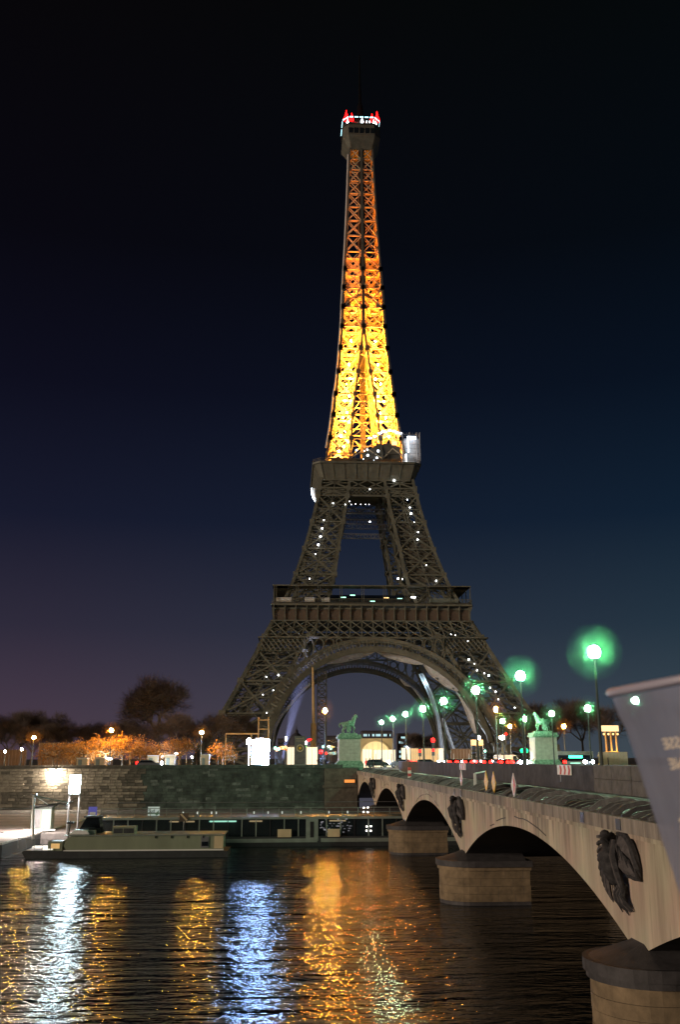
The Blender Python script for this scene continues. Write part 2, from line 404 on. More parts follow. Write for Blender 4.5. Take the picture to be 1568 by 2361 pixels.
while x < 7:
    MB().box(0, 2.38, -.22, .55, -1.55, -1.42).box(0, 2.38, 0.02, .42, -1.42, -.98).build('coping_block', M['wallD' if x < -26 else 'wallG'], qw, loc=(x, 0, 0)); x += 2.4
# sloping pier of masonry where the wall meets the bridge
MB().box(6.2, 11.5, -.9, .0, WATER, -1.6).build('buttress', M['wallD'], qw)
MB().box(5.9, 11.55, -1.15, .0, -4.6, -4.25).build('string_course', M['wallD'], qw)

# ------------------------------------------------------------------ bridge
XF, XB = 11.64, 46.6
V0 = 33.14
br = thing('stone_arch_bridge', 'pale stone road bridge of shallow arches crossing the river on the right', 'bridge', (XF, 0, 0))
def arch_z(y):
    k = (y-V0) % 32.0/32.0*2-1          # -1..1 across an arch
    Rr = (16**2+2.95**2)/(2*2.95); c = -3.38-Rr
    return c+math.sqrt(max(0, Rr*Rr-(k*16)**2))
f = MB(); ys = []
y = V0-32
while y <= V0+128.001: ys.append(y); y += .5
zs = [arch_z(min(y, V0+127.999)) if abs(((y-V0+16) % 32)-16) > .01 else -6.30 for y in ys]
o = 0; vs = []; fs = []
for y, z in zip(ys, zs): vs += [(0, y, z), (0, y, -2.45), (XB-XF, y, z), (XB-XF, y, -2.45)]
for i in range(len(ys)-1):
    a, b = i*4, i*4+4
    fs += [(a, a+1, b+1, b), (a+2, b+2, b+3, a+3)]
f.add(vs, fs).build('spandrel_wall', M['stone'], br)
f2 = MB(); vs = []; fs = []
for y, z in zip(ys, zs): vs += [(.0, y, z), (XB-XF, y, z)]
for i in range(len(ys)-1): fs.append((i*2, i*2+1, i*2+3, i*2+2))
f2.add(vs, fs).build('arch_vault', M['cap'], br)  # vault in the dark pier stone, darker than the spandrel
# joints of the ring and cracks
ck = MB()
for k in range(0, 4):
    c0 = V0+16+32*k
    pts = [(-.012, c0-7+t*1.0+R.uniform(-.2, .2), -2.9-.012*(t-7)**2*1.5+R.uniform(-.05, .05)) for t in range(1, 15)]
    for a, b in zip(pts[:-1], pts[1:]):
        if R.random() < .8: ck.beam(a, b, .05, .02, (1, 0, 0))
ck.build('crack', M['relief2'], br, kind='stuff')
for i in range(40):
    y0 = V0-30+i*4.0
    if y0 > V0+124: break
    MB().box(-.26, .5, y0+.012, y0+3.99, -2.45, -1.97).build('cornice_block', M['stone_dk'] if R.random() < .8 else M['stone'], br)
MB().box(-.12, 0, V0-31, V0+128, -2.62, -2.452).build('moulding', M['stone'], br)
for y0 in (37.3, 33.2, 63.5, 66.0, 84, 96.0, 98.2, 131):
    MB().box(-.275, -.2, y0, y0+.5, -2.40, -2.03).build('drain_recess', M['black'], br)
MB().box(.3, XB-XF, V0-31, V0+128, -2.4, -2.05).build('deck_slab', M['ledge'], br)
# footway surface, ribs, barrier wall
MB().box(.5, 6.4, V0-31, V0+128, -2.049, -1.99).build('footway', M['ledge'], br)
MB().box(2.6, 3.3, V0-31, V0+128, -1.99, -1.8).build('kerb_course', M['rib'], br)
MB().box(4.6, 5.0, V0-31, V0+128, -1.99, -1.9).build('kerb_course', M['rib'], br)
rib = None
for i in range(150):
    y0 = 22+i*.9
    if rib is None:
        r_ = MB(); pts = [(-.05, 0, 0), (.5, .02, .16), (1.2, .05, .22), (2.0, .02, .18), (2.5, 0, .03)]
        for a, b in zip(pts[:-1], pts[1:]): r_.beam(a, b, .2, .1, (0, 0, 1))
        rib = r_.mesh('cornice_rib', M['rib']); rib2 = rib.copy(); rib2.materials.clear(); rib2.materials.append(M['cap'])
    rr = link('cornice_rib', rib if R.random() < .6 else rib2, br, loc=(0, y0+R.uniform(-.12, .12), -1.97+R.uniform(-.02, .03))); rr.rotation_euler = (0, 0, R.uniform(-.25, .1))
    rr.scale = (R.uniform(.8, 1), 1, R.uniform(.8, 2.0))
MB().box(6.86-.02, 7.1, 58, V0+128, -1.99, -.46).build('barrier_wall', M['concrete'], br)
y0 = 10.
while y0 < 57.5:
    MB().box(6.78, 7.1, y0+.02, y0+3.16, -1.99, -1.22).box(6.8, 7.1, y0+.02, y0+3.16, -1.2, -.45).build('barrier_block', M['concrete2'], br); y0 += 3.2
MB().box(7.1, XB-XF-.4, V0-31, V0+128, -2.049, STREET).build('carriageway', M['asphalt'], br)
MB().box(XB-XF-.5, XB-XF, V0-31, V0+128, -2.0, -1.0).build('far_parapet', M['concrete'], br)
g = MB()
for k in range(5):
    yy = 30+k*24; g.tube([(3.6+R.random()*.6, yy+t*3, -1.9+R.uniform(0, .04)) for t in range(8)], .06)
g.build('pipe', M['steel'], br, kind='stuff')
for (u, v, u2, v2) in ((945, 1797, 985, 1798), (1290, 1851, 1335, 1852), (1095, 1783, 1120, 1784)):
    a = atX(u, v, XF+.4)-Vector((XF, 0, 0)); b = atX(u2, v2, XF+2.6)-Vector((XF, 0, 0))
    MB().tube([a, (b.x, b.y, a.z+.05)], .05).box(a.x-.08, a.x+.08, a.y-.08, a.y+.08, -1.98, a.z+.02).build('lifting_bar', M['white'], br)
# piers: several separate blocks across the width
def stadium(x0, x1, hw, nose=True, n=16):
    p = []
    for i in range(n+1):
        a = PI/2+PI*i/n; p.append((x0+hw+math.cos(a)*hw*(1.0 if nose else .1), math.sin(a)*hw))
    p += [(x1, -hw), (x1, hw)]
    return p
for k in range(4):
    yv = V0+32*k
    for j, (x0, x1, nose) in enumerate(((-1.6, 3.9, True), (9.5, 25, True), (31, 36.5, True))):
        hw = 1.95
        zz_ = [WATER-2, -8.78, -8.32, -7.86, -7.40, -6.93]
        for q_, (za, zb) in enumerate(zip(zz_[:-1], zz_[1:])):
            of = R.uniform(-.012, .012)
            MB().prism([(a, b+yv) for a, b in stadium(x0-of, x1+of, hw+of, nose, 16)], za, zb-.015, 'xy').build('pier_course', M['cap'] if q_ == 0 else M['pier'], br)
            if j < 2 and q_:
                jt = MB(); y_ = yv-hw-of
                xx = x0+hw+R.uniform(0, .7)
                while xx < x1-.2: jt.box(xx, xx+.02, y_-.004, y_+.02, za, zb-.015); xx += R.uniform(.8, 1.3)
                jt.build('vertical_joint', M['relief2'], br, kind='stuff')
        MB().prism([(a, b+yv) for a, b in stadium(x0+.04, x1-.04, hw-.04, nose)], WATER-1.9, -6.94, 'xy').build('pier_core', M['mortar'], br)
        c = MB().prism([(a, b+yv) for a, b in stadium(x0-.22, x1+.15, hw+.22, nose)], -6.72, -6.35, 'xy'); c.build('pier_cap', M['cap'], br)
        MB().prism([(a, b+yv) for a, b in stadium(x0-.12, x1+.08, hw+.12, nose)], -6.93, -6.72, 'xy').build('pier_moulding', M['cap' if k == 0 else 'pier'], br)
        if j == 0:
            out = [(a, b+yv) for a, b in stadium(x0, x1-.2, hw, nose)]; n_ = len(out); t = MB()
            top = [(0.0 if a < 1.5 else a, yv+(b-yv)*.3, -5.85) for a, b in out]
            t.add([(a, b, -6.35) for a, b in out]+top, [tuple(range(n_, 2*n_))]+[(i, (i+1) % n_, (i+1) % n_+n_, i+n_) for i in range(n_)])
            t.build('pier_hood', M['cap'], br)
# eagles in wreaths above the piers
def eagle():
    """imperial style bird carved in relief: x outwards is negative, y along the facade (larger is farther), z up"""
    e = link('eagle_relief', None, br)
    b = MB(); b.tube([(-.15, .55, -2.62), (-.38, .42, -2.85), (-.46, .28, -3.3), (-.40, .12, -3.85), (-.28, .02, -4.35)], [.16, .30, .38, .34, .2], 10)
    b.ball((-.42, .62, -2.60), .19); b.tube([(-.48, .75, -2.58), (-.52, .95, -2.70)], [.09, .02], 6); b.build('body', M['relief'], e, True)
    rows = 11
    for i in range(rows):     # ruffled wing on the far side: fanned feathers
        a = math.radians(8-i*9.5); ln = 1.55-.05*abs(i-4)
        p0 = Vector((-.22, .75, -2.75-i*.085)); d = Vector((0, math.cos(a), math.sin(a)-.12))
        MB().tube([p0, p0+d*ln*.5+Vector((-.16, 0, 0)), p0+d*ln*.85+Vector((-.1, 0, -.04)), p0+d*ln+Vector((0, 0, -.1))], [.05, .085, .075, .02], 5).build('feather', M['relief' if i % 2 else 'relief2'], e)
    # broad wing on the near side, a vaulted shell with a dark thick edge
    rim = [(-.05, -2.52), (-.55, -2.46), (-1.05, -2.56), (-1.5, -2.82), (-1.82, -3.2), (-2.0, -3.6), (-2.02, -3.95), (-1.62, -3.98), (-1.2, -3.95), (-.8, -4.0)]
    vs, fs = [], []
    c = Vector((-.18, -.15, -3.35))
    for k, (y_, z_) in enumerate(rim):
        for t in range(5):
            q = Vector((0, y_, z_)).lerp(Vector((0, c.y, c.z)), t/4); vs.append((-.10-.22*math.sin(PI*t/5)-.03*(k % 2), q.y, q.z))
    for k in range(len(rim)-1):
        for t in range(4): fs.append((k*5+t, k*5+t+1, k*5+t+6, k*5+t+5))
    MB().add(vs, fs).build('wing', M['relief2'], e)
    g = MB().tube([(-.16, y_, z_) for y_, z_ in rim], [.08, .11, .13, .13, .14, .13, .1, .07, .07, .05], 6); g.build('wing_edge', M['relief'], e)
    for k in range(4): MB().tube([(-.2, -.1-.1*k, -2.6-.15*k), (-.36, -.55-.32*k, -3.0-.1*k), (-.3, -.6-.36*k, -3.5), (-.14, -.6-.4*k, -3.92)], [.03, .035, .035, .02], 5).build('wing_fold', M['relief'], e)
    for k, (y0, m_) in enumerate(((.30, 'relief'), (.12, 'relief2'), (-.06, 'relief'), (-.24, 'relief2'), (-.40, 'relief'))):   # ribbons and thighs
        MB().tube([(-.30, y0+.25, -2.75), (-.42, y0+.12, -3.3), (-.36, y0-.05, -3.9), (-.26, y0-.12, -4.4), (-.12, y0-.1, -4.62)], [.07, .13, .12, .09, .05], 6).build('ribbon', M[m_], e)
    for i in range(9):        # bundle of tail feathers and leaves below
        y_ = .35-i*.12; a = (i-4)*.05
        MB().tube([(-.12, y_*.8, -4.3), (-.30, y_+a*.3, -4.65-R.random()*.08), (-.24, y_-a*.6, -4.95), (-.05, y_-a*1.2-.04, -5.15-R.random()*.3)], [.06, .09, .075, .02], 5).build('tail_feather', M['relief' if i % 3 else 'relief2'], e)
    return e
eg = eagle(); eg.location = (0, V0+.8, -.28); eg.scale = (1, .88, .9); register(eg)
for k in range(1, 4):
    c = copy_tree(eg, br); c.location = (0, V0+32*k+.5, -.28); c.scale = (1, .88, .9)

# signs along the bridge edge
def diamond(x, y, z, m1, m2, name, label, w=1.15, h=1.25):
    t = thing(name, label, 'sign', (x, y, z))
    hw, hh = w/2, h/2
    MB().prism([(0, -hh), (hw, 0), (0, hh), (-hw, 0)], -.02, .02, 'yz').build('board', m1, t)
    if m2: MB().prism([(0, -hh+.1), (0, hh-.1), (-hw+.08, 0)], -.026, -.0201, 'yz').build('coloured_half', m2, t)
    MB().tube([(.05, 0, -hh-.02), (.05, 0, hh*.4)], .025).build('post', M['steel'], t)
diamond(11.75, 57.3, -1.36, M['yellow'], None, 'navigation_sign', 'left yellow diamond board of the pair standing on the bridge edge')
diamond(11.75, 55.2, -1.37, M['yellow'], None, 'navigation_sign', 'right yellow diamond board of the pair standing on the bridge edge')
diamond(11.75, 50.3, -1.38, M['white'], M['red'], 'navigation_sign', 'red and white diamond board right of the yellow pair')
diamond(11.75, 65.5, -1.38, M['white'], M['red'], 'navigation_sign', 'narrow red and white diamond board left of the yellow pair', .95, 1.2)
t = thing('marker_post', 'short red and white banded post near the far end of the bridge edge', 'post', (11.9, 94.5, -1.99))
for i in range(4): MB().box(-.13, .13, -.28, .28, i*.28, i*.28+.277).build('band', M['red' if i % 2 else 'white'], t)
def chevron(y0, y1, z0, z1, label, n=3):
    t = thing('chevron_board', label, 'sign', (18.36, y0, z0)); w, h = y1-y0, z1-z0
    MB().box(0, .05, 0, w, 0, h).build('board', M['white'], t)
    for i in range(n):
        a = w*(.1+i*.3)
        MB().add([(-.006, a, 0.02), (-.006, a+w*.13, 0.02), (-.006, a-w*.06+w*.13, h/2), (-.006, a-w*.06, h/2), (-.006, a+w*.13, h-.02), (-.006, a, h-.02)],
                 [(0, 1, 2, 3), (3, 2, 4, 5)]).build('stripe', M['red'], t)
    MB().tube([(.02, w*.8, 0), (.02, w*.8, -.45)], .03).build('post', M['steel'], t)
chevron(62.4, 65.6, -1.1, -.47, 'red and white chevron board fixed to the barrier below the lamps')
chevron(99.8, 103.2, -1.2, -.56, 'smaller faded chevron board far along the barrier')
# ------------------------------------------------------------------ the lattice tower
TX, TD = 30.7, 378.6
OUT = [(0, 62.2), (5, 58.8), (22, 49.8), (39, 41.5), (50.3, 36), (65.4, 29.3), (81, 24.5), (91, 22), (99, 20.2), (109, 18.4), (119, 16.2), (128, 14.6), (138.7, 13.1), (148.3, 12.1), (158.9, 10.9), (170, 10), (180.4, 9.2), (199, 8.35), (217, 7.3), (233, 6.5), (253, 5.7), (270, 5.1), (281, 5)]
INN = [(0, 44), (5, 42.5), (17, 36.4), (31, 30.1), (39, 26.3), (50.3, 19.4), (65.4, 14), (79, 12), (96, 9), (109, 7), (119, 6.6), (128, 6), (138.7, 5.1), (148.3, 4.0), (158.9, 2.6), (170, 1.3), (180.4, .25), (281, .2)]
def lin(T, z):
    return float(np.interp(z, [a for a, b in T], [b for a, b in T]))
def o_(z): return lin(OUT, z)
def i_(z): return lin(INN, z)
tw = thing('iron_lattice_tower', 'tall iron lattice tower with four curved legs, dark below and glowing golden above', 'tower', (TX, TD, STREET))

def corner(q, z, kx, ky):
    """leg corner of quadrant q, outer/inner in x and y"""
    sx_, sy = q
    return Vector((sx_*(o_(z) if kx else i_(z)), sy*(o_(z) if ky else i_(z)), z))
def face_x(leg, A, B, z0, z1, t, m, mid=True, mer=None):
    """cross brace between chords A(z), B(z) plus a horizontal beam"""
    a0, a1, b0, b1 = A(z0), A(z1), B(z0), B(z1)
    n = (b0-a0).cross(a1-a0).normalized()
    mb = MB().beam(a0, b1, t, t*.8, n).beam(b0, a1, t, t*.8, n)
    c = (a0+b1)/2; mb.box(-.6*t*1.6, .6*t*1.6, -.3*t, .3*t, -.6*t*1.6, .6*t*1.6, Matrix.Translation((a0+a1+b0+b1)/4))
    mb.build('cross_brace', m, leg)
    if mid: mer.beam(a1, b1, t*1.1, t, n)
QS = [(-1, -1), (1, -1), (-1, 1), (1, 1)]
def legs(levels, t, ch, m, name):
    for q in QS:
        leg = link(name, None, tw)
        for kx in (0, 1):
            for ky in (0, 1):
                g = MB(); zz = sorted(set([levels[0], levels[-1]]+[z for z in levels]+[(a+b)/2 for a, b in zip(levels[:-1], levels[1:])]))
                for a, b in zip(zz[:-1], zz[1:]): g.beam(corner(q, a, kx, ky), corner(q, b+.05, kx, ky), ch, ch)
                g.build('corner_girder', m, leg)
                gp = MB()
                for z in levels[1:-1]:
                    c = corner(q, z, kx, ky); s_ = ch*.85
                    gp.box(c.x-s_, c.x+s_, c.y-s_*.7, c.y+s_*.7, c.z-s_*1.1, c.z+s_*1.1)
                if gp.v: gp.build('gusset_plate', m, leg, kind='stuff')
        hz = MB()
        for z0, z1 in zip(levels[:-1], levels[1:]):
            for (ka, kb) in (((0, 1), (1, 1)), ((0, 0), (1, 0)), ((1, 0), (1, 1)), ((0, 0), (0, 1))):
                face_x(leg, lambda z, k=ka: corner(q, z, *k), lambda z, k=kb: corner(q, z, *k), z0, z1, t, m, True, hz)
            # plan bracing and a middle post inside the leg
            c0 = sum((corner(q, z0, a, b) for a in (0, 1) for b in (0, 1)), Vector())/4
            c1 = sum((corner(q, z1, a, b) for a in (0, 1) for b in (0, 1)), Vector())/4
            hz.beam(c0, c1, t*.8)
            hz.beam(corner(q, z1, 0, 0), corner(q, z1, 1, 1), t*.6).beam(corner(q, z1, 1, 0), corner(q, z1, 0, 1), t*.6)
            zm = (z0+z1)/2
            if z1-z0 > 9:
                for (ka, kb) in (((0, 1), (1, 1)), ((1, 0), (1, 1)), ((0, 0), (1, 0))):
                    def G(u_, v_): 
                        z = z0+(z1-z0)*v_; return corner(q, z, *ka).lerp(corner(q, z, *kb), u_)
                    for iu in range(3):
                        for iv in range(3):
                            hz.beam(G(iu/3, iv/3), G((iu+1)/3, (iv+1)/3), .2).beam(G((iu+1)/3, iv/3), G(iu/3, (iv+1)/3), .2)
                    for iv in (1, 2): hz.beam(G(0, iv/3), G(1, iv/3), .22)
            for (ka, kb) in (((0, 1), (1, 1)), ((1, 0), (1, 1))):
                a, b = corner(q, zm, *ka), corner(q, zm, *kb); hz.beam(a, b, t*.55)
                hz.beam((corner(q, z0, *ka)+corner(q, z0, *kb))/2, (corner(q, z1, *ka)+corner(q, z1, *kb))/2, t*.6)
        hz.build('tie_beam', m, leg, kind='stuff')
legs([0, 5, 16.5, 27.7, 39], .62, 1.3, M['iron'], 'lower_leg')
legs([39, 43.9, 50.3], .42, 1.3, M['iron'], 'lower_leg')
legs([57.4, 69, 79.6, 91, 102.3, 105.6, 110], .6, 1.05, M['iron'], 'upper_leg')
LV = [119, 128, 138.7, 148.3, 158.9, 170, 180.4, 189.6, 199, 208.3, 217, 225, 233, 240, 247, 253.5, 259.5, 265, 271]
# shaft: every face is two half panels and, low down, a narrow middle panel
ROT = [Matrix.Rotation(k*PI/2, 4, 'Z') for k in range(4)]
shaft = link('shaft', None, tw)
for k in range(4):
    rm = ROT[k]
    def P(s, kind, z, dy=0): return rm @ Vector((s*(o_(z) if kind else i_(z)), -o_(z)+dy, z))
    for s in (-1, 1):
        g = MB()
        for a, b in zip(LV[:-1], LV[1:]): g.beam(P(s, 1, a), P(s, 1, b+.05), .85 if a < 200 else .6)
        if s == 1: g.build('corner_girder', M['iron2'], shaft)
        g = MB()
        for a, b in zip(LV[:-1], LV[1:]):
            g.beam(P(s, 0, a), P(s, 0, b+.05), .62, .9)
        g.build('middle_girder', M['iron2'], shaft)  # chords in the darker copy: their unlit look put into colour
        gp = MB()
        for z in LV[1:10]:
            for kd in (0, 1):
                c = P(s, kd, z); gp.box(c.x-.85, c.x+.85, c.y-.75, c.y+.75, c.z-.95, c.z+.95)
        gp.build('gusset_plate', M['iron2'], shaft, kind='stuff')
        for z0, z1 in zip(LV[:-1], LV[1:]):
            t = .42 if z0 < 200 else .34
            n = rm @ Vector((0, -1, 0))
            a0, a1, b0, b1 = P(s, 1, z0, .25), P(s, 1, z1, .25), P(s, 0, z0, .25), P(s, 0, z1, .25)
            MB().beam(a0, b1, t, t, n).beam(b0, a1, t, t, n).build('cross_brace', M['lit_iron'], shaft)
            MB().beam(a1, b1, t*1.2, t*1.6, n).build('tie_beam', M['lit_iron'], shaft)
            # inner side of each leg, parallel planes behind the face
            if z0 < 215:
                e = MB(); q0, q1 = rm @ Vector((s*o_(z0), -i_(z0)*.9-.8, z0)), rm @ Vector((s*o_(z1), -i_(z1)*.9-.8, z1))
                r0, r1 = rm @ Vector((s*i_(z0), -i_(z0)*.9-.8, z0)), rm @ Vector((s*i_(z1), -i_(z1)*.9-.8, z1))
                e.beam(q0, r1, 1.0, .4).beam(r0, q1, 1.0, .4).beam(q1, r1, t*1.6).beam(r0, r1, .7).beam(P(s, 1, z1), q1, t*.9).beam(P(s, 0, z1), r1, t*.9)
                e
                e.build('inner_bracing', M['lit_iron'], shaft, kind='stuff')
    for z0, z1 in zip(LV[:-1], LV[1:]):
        if i_(z0) > .6:
            n = rm @ Vector((0, -1, 0))
            a0, a1, b0, b1 = P(-1, 0, z0, .25), P(-1, 0, z1, .25), P(1, 0, z0, .25), P(1, 0, z1, .25)
            MB().beam(a0, b1, .32, .32, n).beam(b0, a1, .32, .32, n).beam(a1, b1, .4, .4, n).build('cross_brace', M['lit_iron'], shaft)
# floors inside the shaft
fl = MB()
for z in LV[1:]:
    h = o_(z)
    if z > 200: continue
    for s in (-1, 1): fl.beam((-h, s*h*.33, z), (h, s*h*.33, z), .3).beam((s*h*.33, -h, z), (s*h*.33, h, z), .3)
fl.build('floor_beam', M['lit_iron'], shaft, kind='stuff')
MB().box(-1.05, 1.05, -1.2, 1.2, 119, 200).build('lift_shaft', M['iron2'], tw)
MB().box(-1.25, 1.25, -o_(235)+.3, -1.2, 203, 218).box(-1.25, 1.25, -5.9, 5.9, 218.02, 240).box(-1.2, 1.2, -5.05, 5.05, 240.02, 271).build('lift_shaft', M['shaft'], tw)
for k in range(4):  # arched hood of the intermediate platform
    mb = MB(); pts = [(-8.2+t*16.4/12, 189.3+7.2*math.sin(PI*t/12)**.8) for t in range(13)]
    for (x0, z0), (x1, z1) in zip(pts[:-1], pts[1:]):
        mb.beam(ROT[k] @ Vector((x0, -6.2, z0)), ROT[k] @ Vector((x1, -6.2, z1)), 1.7, 1.5, ROT[k] @ Vector((0, 1, 0)))
    mb.build('platform_arch', M['iron'], tw)
MB().tube([(-o_(z)-.75-.25*(z < 150), -o_(z)+1.2, z) for z in range(124, 272, 6)], .42, 6).build('lit_edge_strip', M['sleeve'], tw)  # added pale strip: the lit left edge of the tower put into colour

# ---- first platform
p1 = link('first_platform', None, tw)
H1 = 36.1
bay = 2*H1/18
fp = None
for k in range(4):
    side = link('gallery_side', None, tw)
    side.matrix_local = ROT[k]
    for j in range(18):
        x = -H1+bay*j
        if k == 0 and j == 0:
            fm = MB().box(.16, bay-.16, .5, .7, 50.5, 54.6).mesh('frieze_panel', M['panel'])
            bm_ = MB().box(.16, bay-.16, .3, .5, 54.62, 55.2).mesh('name_band', M['iron'])
            cm = MB().prism([(-.05, 50.4), (.55, 50.4), (.55, 55.9), (-.75, 55.9), (-.65, 54.9), (-.1, 53.6)], -.16, .16, 'yz').mesh('console', M['iron'])
            rp = MB(); rp.beam((0, -.3, 57.4), (0, -.3, 63.1), .18).beam((.75, -.3, 57.4), (.75, -.3, 63.1), .18).mesh
            rpm = rp.mesh('gallery_post', M['iron'])
            rl = MB().beam((0, -.75, 58.4), (bay, -.75, 58.4), .12)
            for q_ in range(9): rl.beam((q_*bay/9, -.75, 56.6), (q_*bay/9, -.75, 58.4), .07)
            rlm = rl.mesh('railing', M['iron'])
        link('frieze_panel', fm, side, loc=(x, -H1, 0)); link('console', cm, side, loc=(x, -H1, 0))
        link('name_band', bm_, side, loc=(x, -H1, 0)); link('railing', rlm, side, loc=(x, -H1, 0))
        lb = MB(); z0, z1 = 44.1, 50.1; zm = (z0+z1)/2
        def LP(xx, z):
            k_ = (o_(z)+.9)/(H1+.9); return Vector((xx*k_, -o_(z)-.85, z))
        for a, b in ((z0, zm), (zm, z1)): lb.beam(LP(x, a), LP(x+bay, b), .34, .3).beam(LP(x+bay, a), LP(x, b), .34, .3)
        lb.beam(LP(x, z0), LP(x, z1), .42, .34)
        if j == 17: lb.beam(LP(x+bay, z0), LP(x+bay, z1), .42, .34)
        lb.build('lattice_bay', M['iron'], side)
        if j % 2 == 0: link('gallery_post', rpm, side, loc=(x+.1, -H1, 0))
    MB().box(-H1-.6, H1+.6, -H1-.9, -H1+1, 55.9, 56.55).build('cornice', M['iron'], side)
    MB().box(-H1-.4, H1+.4, -H1-1.1, -H1+.7, 50.1, 50.5).box(-o_(43.8)-.6, o_(43.8)+.6, -o_(43.8)-1.2, -o_(43.8)-.3, 43.5, 44.1).build('edge_beam', M['iron'], side)
    MB().box(-H1-.4, H1+.4, -H1-.5, -H1+5, 63.1, 63.5).build('gallery_roof', M['iron'], side)
MB().box(-H1, H1, -H1+.9, H1-.9, 55.9, 57.3).build('floor', M['iron2'], p1)
cab = [(-35.3, 5.6), (-24.8, 3.6), (-18.7, 3.0), (21.5, 10.5)]
for x, w in cab: MB().box(x, x+w, -H1+.4, -H1+2.4, 57.4, 58.9).build('kiosk', M['white'] if w < 9 else M['hullg'], p1)
MB().box(-20, 20, -20, 20, 57.4, 62.6).build('pavilion', M['glass'], p1)
# trellis band across the legs below the girder
for k in range(4):
    tb = MB()
    for s in (-1, 1):
        x0a, x1a = i_(41.5), o_(41.5); n = 9; w = (x1a-x0a)/n
        for j in range(n):
            for z in (39.2, 41.5):
                a, b = x0a+j*w, x0a+j*w+w
                y_ = -o_(z)-.85; y2_ = -o_(z+2.3)-.85
                tb.beam(ROT[k] @ Vector((s*a, y_, z)), ROT[k] @ Vector((s*b, y2_, z+2.3)), .36, .3).beam(ROT[k] @ Vector((s*b, y_, z)), ROT[k] @ Vector((s*a, y2_, z+2.3)), .36, .3)
        tb.beam(ROT[k] @ Vector((s*(x0a-1), y_, 39.1)), ROT[k] @ Vector((s*(x1a+1), y_, 39.1)), .6)
        tb.beam(ROT[k] @ Vector((s*(x0a-1), y_-.05, 43.8)), ROT[k] @ Vector((s*(x1a+.5), y_-.05, 43.8)), .5)
    tb.build('trellis_band', M['iron'], tw, kind='stuff')
# ---- great arches
AC, AR0, AR1 = 2.0, 37.3, 41.2
def ypl(z): return -(o_(z))-.75
for k in range(4):
    ar = link('great_arch', None, tw); ar.matrix_local = ROT[k]
    rims = MB(); N = 44
    def pt(r, a):
        z = AC+r*math.sin(a); return Vector((r*math.cos(a), ypl(max(z, 3))-.1, z))
    for r, w, dp in ((AR0, 1.6, .95), (AR1, 1.2, .85), (AR0+1.1, .5, .3), (AR1-1.0, .5, .3)):
        for j in range(N):
            a0, a1 = .13+(PI-.26)*j/N, .13+(PI-.26)*(j+1.01)/N
            rims.beam(pt(r, a0), pt(r, a1), w, dp, (0, 1, 0))
    rims.build('arch_rim', M['iron'], ar)
    for j in range(N):
        a0, a1 = .13+(PI-.26)*j/N, .13+(PI-.26)*(j+1)/N; am = (a0+a1)/2
        c = MB().beam(pt(AR0, a0), pt(AR1, a0), .5, .5, (0, 1, 0))
        c.beam(pt(AR0+1, am), pt(AR1-.9, a0+(a1-a0)*.2), .2, .2).beam(pt(AR0+1, am), pt(AR1-.9, a0+(a1-a0)*.8), .2, .2).beam(pt(AR0+1, am), pt(AR1-.9, am), .2, .2)
        c.build('arch_cell', M['iron'], ar)
    # soffit: arch depth behind the face
    so = MB()
    for j in range(N):
        a0, a1 = .13+(PI-.26)*j/N, .13+(PI-.26)*(j+1)/N
        p, q = pt(AR0+.3, a0), pt(AR0+.3, a1); p2, q2 = p+Vector((0, 3.6, 0)), q+Vector((0, 3.6, 0))
        so.beam(p2, q2, .6, .6).beam(p, p2, .3).beam(p, q2, .2).beam(p2, q, .2)
    so.build('arch_soffit', M['iron2'], ar, kind='stuff')
    # spandrel rings between arch and girder
    for s in (-1, 1):
        for j, x in enumerate((9.5, 12.6, 16.0, 19.6, 23.2, 26.2, 28.4)):
            zb = AC+math.sqrt(max(0, (AR1+.3)**2-x*x)); zt_ = 43.3
            lim = 43.3
            # inner edge of the leg
            while i_(lim)+.8 < x+1.2 and lim > 30: lim -= .2
            if i_(43.3) < x: lim = min(lim, 43.3)
            h = (min(lim, 43.3)-zb)/2
            if h < .5: continue
            c = Vector((s*x, ypl(zb+h)-.1, zb+h)); w = min(1.55, h*1.1)
            ring = MB(); nn = 14
            for q_ in range(nn):
                a, b = 2*PI*q_/nn, 2*PI*(q_+1)/nn
                f_ = lambda t: c+Vector((w*math.cos(t), 0, h*math.sin(t)))
                ring.beam(f_(a), f_(b), .45, .6)
            ring.build('spandrel_ring', M['iron'], ar)
            MB().beam(c+Vector((s*1.75, 0, -h)), c+Vector((s*1.75, 0, h)), .3, .4).build('spandrel_post', M['iron'], ar)
# ---- second platform
p2 = link('second_platform', None, tw)
def oct_(h, c): return [(-h, -h+c), (-h+c, -h), (h-c, -h), (h, -h+c), (h, h-c), (h-c, h), (-h+c, h), (-h, h-c)]
def ring(h0, c0, z0, h1, c1, z1):
    a, b = oct_(h0, c0), oct_(h1, c1); n = 8
    return MB().add([(x, y, z0) for x, y in a]+[(x, y, z1) for x, y in b], [tuple(range(n)), tuple(range(2*n-1, n-1, -1))]+[(i, (i+1) % n, (i+1) % n+n, i+n) for i in range(n)])
ring(18.7, 1.5, 109.3, 21.2, 2.6, 115.2).build('gallery_box', M['iron'], p2)
ring(21.7, 2.8, 115.21, 21.9, 2.9, 116.0).build('cornice', M['iron'], p2)
ring(18.9, 1.6, 108.8, 18.9, 1.6, 109.29).build('edge_beam', M['iron'], p2)
for k in range(4):
    for j in range(9):
        t = j/8; x0 = (-17.2+34.4*t); x1 = (-18.6+37.2*t)
        MB().beam(ROT[k] @ Vector((x0, -18.75, 109.4)), ROT[k] @ Vector((x1, -21.25, 115.1)), .22, .3).build('rib', M['iron'], p2)
rl = MB()
for z in (116.6, 117.2): 
    a = oct_(21.6, 2.8)
    for i in range(8): rl.beam((*a[i], z), (*a[(i+1) % 8], z), .14)
